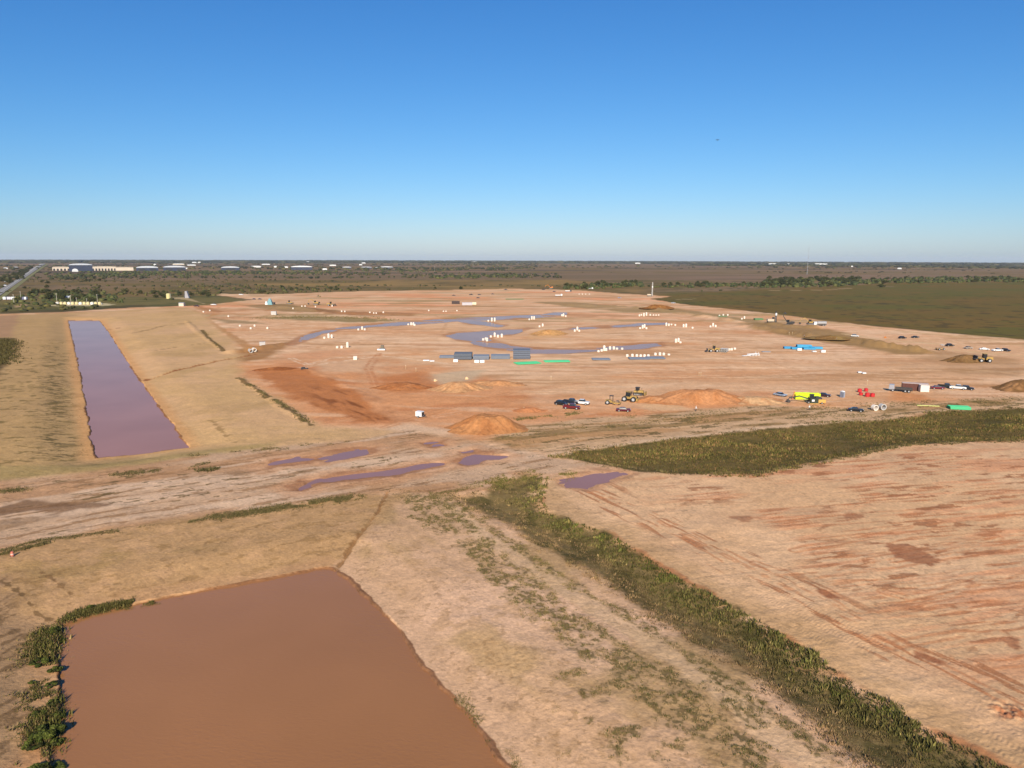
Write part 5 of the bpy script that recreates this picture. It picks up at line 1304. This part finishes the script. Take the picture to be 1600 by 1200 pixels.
wheels(t, (0,), .8, .35, .2); MB().box(0, 0, .4, 2.6, 1.5, 1.2).build('box', paint(222,170,84,.5), t, .04); MB().box(-2.4, 0, .45, 2.4, .1, .1).build('tow_bar', DARK, t)
# teal machine and white frame trailer, grey pipes pile
t = thing('batch_plant', 'teal and white hopper shaped machine near the far left corner of the site', 'hopper', 422, 476, 0, scale=.72)
MB().box(0, 0, 0, 9, 7, 9, tx=.3, ty=.3).build('hopper', paint(96,150,156,.5), t, .1); MB().box(-4.5, -1, 0, 4, 5, 5, tx=.5).build('cover', WHT, t, .1); MB().box(5.8, 0, 0, 3, 4, 3.6).build('engine_box', DARK, t, .05)
MB().tube((0, 0, 8.8), (0, 0, 10.5), .6, .5).build('vent', STEEL, t)
t = thing('frame_trailer', 'white slatted pipe racks standing alone right of the yellow loader', 'pipe rack', 1177, 556, 25)
b = MB()
for s in (-1, 0, 1): b.box(0, s*1.0, .9, 6.5, .25, .25)
for x in (-3, -1, 1, 3): b.box(x, 0, 0, .25, 2.4, .9)
b.build('frame', WHT, t); MB().box(-5.2, 0, .3, 4.0, 1.2, .25).build('ramp', WHT, t); b = MB()
for s in (-1, 1): b.tube((2.6, s*1.0, 1.1), (2.6, s*1.0, 2.0), .1)
b.build('stakes', WHT, t)
t = thing('trench_plate_stack', 'thin grey steel plate lying right of the white pipe racks', 'steel plate', 1197, 550, 0); MB().box(0, 0, 0, 4.5, 2.4, .25).build('plate', STEEL, t)
t = thing('rubble_block', 'dark lump of broken concrete above the rust orange cut', 'rubble', 474, 577, 20)
MB().box(0, 0, 0, 2.2, 1.4, 1.0, tx=.6, ty=.7, rz=.3).box(1.6, .3, 0, 1.2, 1.0, .5, tx=.7, rz=1).build('lump', DARK, t, .1)
for x, y, l in ((680,596,'pale boulder left of the sandy pile'), (729,593,'pale boulder on the upper right of the sandy pile'), (819,641,'left of two pale stones near the parked pickups'), (827,641,'right of two pale stones near the parked pickups'), (1383,528,'yellow orange sandbag heap on the upper right haul road')):
    t = thing('boulder', l, 'boulder', x, y, 0, 'pale stones'); me_ = MB().box(0, 0, -.1, 1.3, 1.1, 1.1, tx=.6, ty=.6, rz=x).box(.3, .2, -.1, 1.0, 1.2, .8, tx=.5, ty=.7, rz=x+1); me_.build('stone', paint(232,196,150,.9) if 'yellow' not in l else ORG, t, .15)
for x, y, l in ((634,577,'left of two pale stakes right of the skid steer'), (650,581,'right of two pale stakes right of the skid steer'), (1092,588,'left of the close pair of pale stakes above the red mound'), (1095,588,'right of the close pair of pale stakes above the red mound'), (1233,523,'left pale post below the upright excavator'), (1238,523,'right pale post below the upright excavator'), (861,594,'faint pale stake above the parked pickups'),
                (1355,601,'thin stake above the red tanks'), (1487,612,'thin dark stake in front of the dark red car')):
    t = thing('survey_stake', l, 'stake', x, y, 0, 'survey stakes'); MB().box(0, 0, 0, .12, .12, 1.8).build('post', paint(206,180,134,.8), t); MB().box(0, 0, 1.5, .2, .16, .3).build('flag_band', paint(236,222,190,.8), t)
t = thing('marker_post', 'short pink orange marker drum on the field edge at the far left', 'marker', 19.5, 869, 0)
MB().tube((0, 0, 0), (0, 0, .85), .26, .20, 14).build('drum', paint(214,120,96,.6), t); MB().tube((0, 0, .3), (0, 0, .5), .27, .25, 14).build('band', paint(230,190,176,.6), t); MB().tube((0, 0, -.02), (0, 0, .06), .36, .34, 14).build('foot', DARK, t)

# ------------------------------------------------------------------ people
SKIN = mat('skin', A(176, 124, 92, 1.2), .6, noise=.03); HAIR = mat('hair', (.02, .015, .01), .7, noise=.1)
def person(label, px, py, hd, shirt, trousers, hat, stride=.22, bend=0):
    t = thing('person', label, 'person', px, py, hd)
    me = bpy.data.meshes.new('body'); bm = bmesh.new(); sk = bm.verts.layers.skin.verify()
    V = {}
    def v(n, x, y, z, r, par=None):
        q = bm.verts.new((x, y, z)); q[sk].radius = (r, r); V[n] = q
        if par: bm.edges.new((V[par], q))
    v('pel', 0, 0, .93, .15); v('wai', 0, 0, 1.1, .13, 'pel'); v('che', .02, 0, 1.32, .165, 'wai'); v('nec', .02, 0, 1.47, .06, 'che'); v('hea', .05, 0, 1.60, .095, 'nec'); v('top', .04, 0, 1.70, .085, 'hea')
    for s, n in ((-1, 'l'), (1, 'r')):
        f = stride * s
        v('hip'+n, 0, s*.1, .88, .10, 'pel'); v('kne'+n, f*.5+.03, s*.11, .5, .07, 'hip'+n); v('ank'+n, f, s*.11, .09, .045, 'kne'+n); v('toe'+n, f+.17, s*.12, .04, .04, 'ank'+n)
        v('sho'+n, 0, s*.2, 1.40, .07, 'che'); v('elb'+n, -.04-f*.3, s*.25, 1.13, .048, 'sho'+n); v('wri'+n, .08-f*.4, s*.24, .90, .034, 'elb'+n); v('han'+n, .11-f*.4, s*.235, .80, .035, 'wri'+n)
    V['pel'][sk].use_root = True
    bm.to_mesh(me); bm.free()
    o = link('body', me, t); o.modifiers.new('Skin', 'SKIN'); o.modifiers.new('Sub', 'SUBSURF').levels = 1
    dg = bpy.context.evaluated_depsgraph_get(); ev = o.evaluated_get(dg); m2 = bpy.data.meshes.new_from_object(ev); o.modifiers.clear(); o.data = m2
    m2.materials.clear(); m2.materials.append(trousers); m2.materials.append(shirt); m2.materials.append(SKIN); m2.materials.append(DARK)
    for f in m2.polygons:
        c = f.center; f.use_smooth = True
        f.material_index = 3 if c.z < .11 else (2 if (c.z > 1.46 or (abs(c.y) > .19 and c.z < .93)) else (1 if c.z > .98 or abs(c.y) > .21 else 0))
    MB().tube((.04, 0, 1.66), (.04, 0, 1.80), .125, .07, 14).tube((.06, 0, 1.655), (.06, 0, 1.675), .16, .15, 14).build('hard_hat', hat, t)
    g = MB()
    for s in (-1, 1): g.box(.14, s*.035, 1.605, .02, .02, .015)
    g.build('eyes', DARK, t)
    return t
person('person in a white top and dark trousers standing in front of the lime green shields', 1264.5, 641, -100, paint(232,236,226,.8), paint(50,50,56,.8), WHT)
person('person in white and black walking at the foot of the red orange mound', 1087.5, 643, -150, paint(240,236,230,.8), paint(36,30,30,.8), WHT, .3)
person('small worker standing behind the open trench behind the blue pipes', 1307, 532, 40, paint(90,60,50,.8), paint(60,44,38,.8), WHT)
person('worker kneeling height figure beside the spoil bank below the excavators', 1257, 523, 10, paint(80,40,34,.8), paint(50,34,30,.8), WHT)

# ------------------------------------------------------------------ highway
road_m = mat('asphalt', A(150, 146, 142), .9, noise=.1, nscale=.3)
def sheet(name, pts, z, m):
    bm = bmesh.new(); vs = [bm.verts.new((*at(*p), z)) for p in pts]; f = bm.faces.new(vs); f.normal_update()
    if f.normal.z < 0: f.normal_flip()
    bmesh.ops.triangulate(bm, faces=bm.faces[:]); me = bpy.data.meshes.new(name); bm.to_mesh(me); bm.free(); me.materials.append(m); o = link(name, me); o['kind'] = 'structure'; return o
sheet('road', [(-60,494),(-60,470),(0,452),(15,444),(30,434),(48,421),(62,412.5),(68,411.8),(71,412),(62,418),(45,430),(22,446),(0,462)], .35, road_m)
sheet('road_marking', [(-60,482.5),(-60,481),(0,457.4),(18,445),(36,432),(56,417),(64,412.4),(65,412.4),(57,417),(37,432),(19,445),(0,458)], .6, paint(225,220,200,.8))
sheet('verge', [(-60,503),(-60,495),(0,463.5),(22,447),(45,431),(62,419),(72,412.6),(76,412.6),(64,421),(46,434),(26,450),(0,470)], .3, mat('verge_grass', A(132, 128, 66), .9, noise=.25, nscale=.05))

# ------------------------------------------------------------------ buildings beyond the prairie
BEIGE = mat('beige_wall', A(224, 208, 186, 1.25), .8, noise=.05, nscale=.1); NAVY = mat('navy_cladding', A(44, 54, 78, 1.25), .6, noise=.1, nscale=.1)
ROOFG = mat('pale_roof', A(206, 210, 216, 1.25), .5, noise=.06, nscale=.1); BLK = mat('dark_opening', (.02, .022, .026), .5, noise=0)
def size_at(px0, px1, py): a, b = at(px0, py), at(px1, py); return float(np.hypot(*(b - a)))
def hangar(label, px0, px1, py, hpx, wallm, depth=40, roofm=None, doors=0, name='hangar', cat='hangar', arch=.25, group=None, front=None):
    py = py + .0; pc = (px0 + px1) / 2; W = size_at(px0, px1, py); p = at(pc, py); d = math.hypot(*p); H = hpx / F_PX * d
    o = bpy.data.objects.new(name, None); COL.objects.link(o); o.location = (p[0], p[1], gz(*p)); o.rotation_euler = (0, 0, -math.atan2(p[0], p[1])); tag(o, label, cat, group)
    MB().box(0, depth/2, -.5, W, depth, H*(1-arch)+.5).build('wall', wallm, o)
    n = 8; prof = [(-W/2*1.02, H*(1-arch))] + [(W/2*1.02*math.sin(a), H*(1-arch) + H*arch*math.cos(a)) for a in np.linspace(-1.2, 1.2, n)] + [(W/2*1.02, H*(1-arch))]
    MB().prism(prof, -1.0, depth+1).build('roof', roofm or ROOFG, o)
    if front is not None: MB().box(0, -.4, 0, W*.9, .8, H*(1-arch)*.95).build('hangar_door', front, o)
    for i in range(doors):
        x = -W/2 + (i+.5)*W/doors; MB().box(x, -.15, 0, W/doors*.55, .3, H*.5).build('door', BLK, o)
    return o
hangar('long beige warehouse with dark doors left of the navy hangar', 83, 109, 422.5, 5.0, BEIGE, 30, BEIGE, 5, 'warehouse', 'warehouse', .12)
hangar('largest navy hangar with a pale curved roof near the highway', 109.5, 144, 423.5, 10.0, NAVY, 45, ROOFG, 0, arch=.2)
hangar('long beige warehouse with dark doors right of the navy hangar', 144.5, 181, 422.5, 5.6, BEIGE, 30, BEIGE, 8, 'warehouse', 'warehouse', .12)
hangar('plain beige warehouse joined to the right end of the long one', 181.5, 208, 422.5, 4.8, BEIGE, 30, BEIGE, 0, 'warehouse', 'warehouse', .12)
hangar('dark hangar with a pale roof, second from left, with white panels', 214, 247, 423.5, 7.0, NAVY, 40, ROOFG, 2, arch=.35)
hangar('dark hangar with a pale roof and two light windows, third from left', 256, 290, 423, 7.0, NAVY, 40, ROOFG, 2, arch=.3)
hangar('small dark hangar with a pale curved roof, fourth from left', 346, 374, 422, 5.5, NAVY, 35, ROOFG, 1, arch=.35)
hangar('black hangar with a long white roof near the middle left', 455, 488, 421.5, 6.0, NAVY, 40, WHT, 0, arch=.3)
hangar('low dark building with a white roof right of the black hangar', 535, 549, 419.5, 2.8, NAVY, 30, WHT, 0, arch=.3)
hangar('low dark building with a pale green roof, middle left horizon', 563, 581, 419.5, 2.8, NAVY, 30, ROOFG, 0, arch=.3)
hangar('low dark building with a bright white roof, rightmost of the low ones', 594, 614, 419.5, 3.2, NAVY, 30, WHT, 0, arch=.3)
o = hangar('white dome tent in front of the largest navy hangar', 113, 122, 424.3, 4.0, WHT, 12, WHT, 0, 'dome_tent', 'dome', .75)
for i, (x0, x1, y, h, l) in enumerate(((102,114,408.5,1.6,'long white roof left of the horizon pair'), (117,133,409,1.6,'long white roof right of the horizon pair'), (144,177,409,1.4,'very long white roof on the left horizon'), (184,238,409,1.6,'longest white warehouse roof on the left horizon'),
    (283,296,420,1.8,'white shed roof between third and fourth hangar'), (240,244,414,2.0,'white shed behind the second hangar'), (270,288,413.5,2.0,'cream roof behind the third hangar'), (292,306,414.5,1.6,'pale roof right of the third hangar'),
    (300,307,410,1.4,'small white roof above the third hangar, left'), (309,314,410,1.4,'small white roof above the third hangar, right'), (392,408,417,1.8,'white shed right of the fourth hangar'), (400,407,417.5,1.6,'small white shed beside it, right'),
    (428,433,417.5,2.2,'white house left of the black hangar'), (443,450,418,2.0,'white house touching the black hangar'), (409,422,413.2,1.4,'pale roof above the trees left of the black hangar'), (504,511,421.5,2.4,'white house right of the black hangar'),
    (515,525,415,1.8,'white roof in the trees right of the black hangar'), (478,483,409.5,1.6,'tiny white roof on the horizon above the black hangar'), (561,566,414,1.6,'white roof in the trees, middle left, near'), (565,571,411,1.4,'white roof in the trees, middle left, far'),
    (586,594,419,1.6,'pale shed left of the bright white roof'), (600,606,409.5,1.4,'tiny pale roof on the middle left horizon'), (735,750,409.3,1.4,'white warehouse roof on the middle horizon, left'), (760,770,410,1.2,'white warehouse roof on the middle horizon, centre'), (773,784,409.8,1.6,'white warehouse roof on the middle horizon, right'),
    (993,1000,411.3,1.4,'tiny white building on the horizon right of the middle'), (1184,1196,411.6,1.4,'low white building on the right horizon, first'), (1205,1230,412.2,1.3,'long white building left of the radio mast'), (1262,1288,412.5,1.4,'long white building right of the radio mast'),
    (1326,1332,416.5,1.6,'white farm building in the right fields'), (1403,1408,420,1.8,'pale farm shed in the right fields, farther right'), (4,14,409,1.6,'pinkish roof at the top of the left edge'), (6,12,420,2,'pale house among the roadside trees, upper'), (20,28,419,2,'pale house among the roadside trees, right'))):
    hangar(l, x0, x1, y, h, BEIGE if 'cream' in l or 'pink' in l else WHT, 25, None if 'pale' in l else WHT, 0, 'building', 'building', .3, 'pale roofs on the horizon')
# pump station, tank, leaning slab, trailers
def far_thing(name, label, cat, px, py, group=None):
    p = at(px, py); o = bpy.data.objects.new(name, None); COL.objects.link(o); o.location = (p[0], p[1], gz(*p)); return tag(o, label, cat, group)
CREAM = paint(232,214,160,.7)
for i, x in enumerate(range(90, 162, 6)):
    t = far_thing('separator_tank', f'{["cream","cream","pale yellow","cream"][i % 4]} squat tank of the row at the pump station', 'tank', x, 475.6, 'tanks of the pump station')
    MB().tube((0, 0, 0), (0, 0, 2.4), 1.7, 1.7, 12).build('shell', CREAM if i % 3 else WHT, t); MB().tube((0, 0, 2.4), (0, 0, 2.9), 1.7, .4, 12).build('top', CREAM, t); MB().box(2.3, 0, 0, .9, 1.2, 1.6).build('pump_box', STEEL if i % 2 else DARK, t)
for x, y, h, l in ((89.5,476,12,'pale pole at the left end of the pump station'), (111,474,9,'pale pole in the middle of the pump station'), (152.5,474,10,'pole at the right end of the pump station'), (33,470,11,'pole beside the parked white trailers'), (22,474,10,'pole left of the pump station road'), (120,475,7,'short pole over the pump station, middle'), (136,475,6,'short pole over the pump station, right'),
                  (679,424,20,'thin white mast beyond the middle field')):
    t = far_thing('utility_pole', l, 'pole', x, y, 'utility poles'); MB().tube((0, 0, 0), (0, 0, h), .22, .16, 6).build('pole', paint(206,196,180,.8), t); MB().box(0, 0, h-.6, 1.8, .2, .2).build('crossarm', paint(170,160,150,.8), t)
t = far_thing('shelter', 'small grey pitched shelter behind the pump station', 'shelter', 107, 467); MB().box(0, 0, 0, 6.5, 5, 2).build('wall', STEEL, t); MB().box(0, 0, 2, 8, 6, 1.6, ty=.1).build('roof', ROOFG, t)
t = far_thing('storage_tank', 'upright pale yellow tank on the grass strip', 'tank', 263.5, 466.5); MB().tube((0, 0, 0), (0, 0, 6), 2.6, 2.6, 20).build('shell', paint(226,212,150,.6), t); MB().tube((0, 0, 6), (0, 0, 6.6), 2.7, .5, 20).build('roof', paint(226,212,150,.6), t); MB().box(2.8, 0, 0, .2, .6, 6).build('ladder', STEEL, t)
t = far_thing('conveyor', 'grey leaning conveyor with a dark left side right of the yellow tank', 'conveyor', 293, 465.5); MB().box(0, 0, 0, 5, 3.5, 8.5, tx=.45, shx=-1).build('chute', paint(170,166,170,.7), t); MB().box(-3.0, 0, 0, 1.5, 3, 4).build('base', DARK, t)
t = far_thing('cream_shed', 'small cream shed beyond the top of the long pond', 'shed', 284.5, 478); MB().box(0, 0, 0, 5, 4, 3).build('wall', paint(226,214,190,.7), t); MB().box(0, 0, 3, 5.4, 4.4, .6, ty=.2).build('roof', ROOFG, t)
for x, w, c, l in ((8,3.5,(240,240,238),'white trailer at the left end of the parked row'), (15,4.5,(220,214,224),'pale lilac trailer second in the parked row'), (21,4,(240,240,238),'white trailer third in the parked row'), (28,5,(226,206,120),'yellowish trailer fourth in the parked row'), (36,3.5,(120,120,150),'grey blue trailer fifth in the parked row'), (40.5,2.5,(240,240,238),'tall white trailer at the right end of the parked row')):
    t = far_thing('parked_trailer', l, 'trailer', x, 468.5, 'trailers parked by the highway'); MB().box(0, 0, .6, w, 2.6, 3.0).build('box', paint(*c, .5), t); wheels(t, (-w*.25, w*.25), 1.1, .5, .3, False)
# radio mast far right
t = far_thing('radio_mast', 'thin tall radio mast standing above the right horizon', 'mast', 1261, 429)
d_ = dist_at(1261, 429); H_ = 50 + 16.5 / F_PX * d_; b = MB()
for i in range(3): a = i*2*PI/3; b.tube((math.cos(a)*1.1, math.sin(a)*1.1, 0), (math.cos(a)*.8, math.sin(a)*.8, H_), .16, .12, 4)
for k in range(int(H_/3)): a = k*2*PI/3; b.tube((math.cos(a), math.sin(a), k*3), (math.cos(a+2.09), math.sin(a+2.09), k*3+3), .1, .1, 4)
b.build('lattice', paint(190,190,196,.6), t); MB().tube((0, 0, H_), (0, 0, H_+4), .15, .08, 6).build('antenna', STEEL, t)
# the bird high in the sky
d = Vector(RN @ np.array([(1121-800)/F_PX, (600-219)/F_PX, -1.0])) * 190
o = bpy.data.objects.new('bird', None); COL.objects.link(o); o.location = Vector((0, 0, CAM_H)) + d; o.rotation_euler = (0, R(15), R(40)); tag(o, 'tiny dark bird flying high in the clear sky on the right', 'bird')
BRD = mat('feathers', (.03, .028, .025), .8, noise=.1)
MB().tube((-.28, 0, 0), (.05, 0, .02), .04, .08, 8).tube((.05, 0, .02), (.28, 0, .03), .08, .03, 8).prism([(-.28,-.01),(-.5,-.01),(-.5,.01),(-.28,.01)], -.08, .08).build('body', BRD, o)
for s in (-1, 1): MB().hull8([(-.12,0,0),(.14,0,0),(.10,s*.35,.14),(-.08,s*.35,.14),(-.12,0,.02),(.14,0,.02),(.10,s*.35,.155),(-.08,s*.35,.155)]).hull8([(-.08,s*.35,.14),(.10,s*.35,.14),(-.02,s*.7,.06),(-.06,s*.7,.06),(-.08,s*.35,.155),(.10,s*.35,.155),(-.02,s*.7,.07),(-.06,s*.7,.07)]).build('wing', BRD, o)
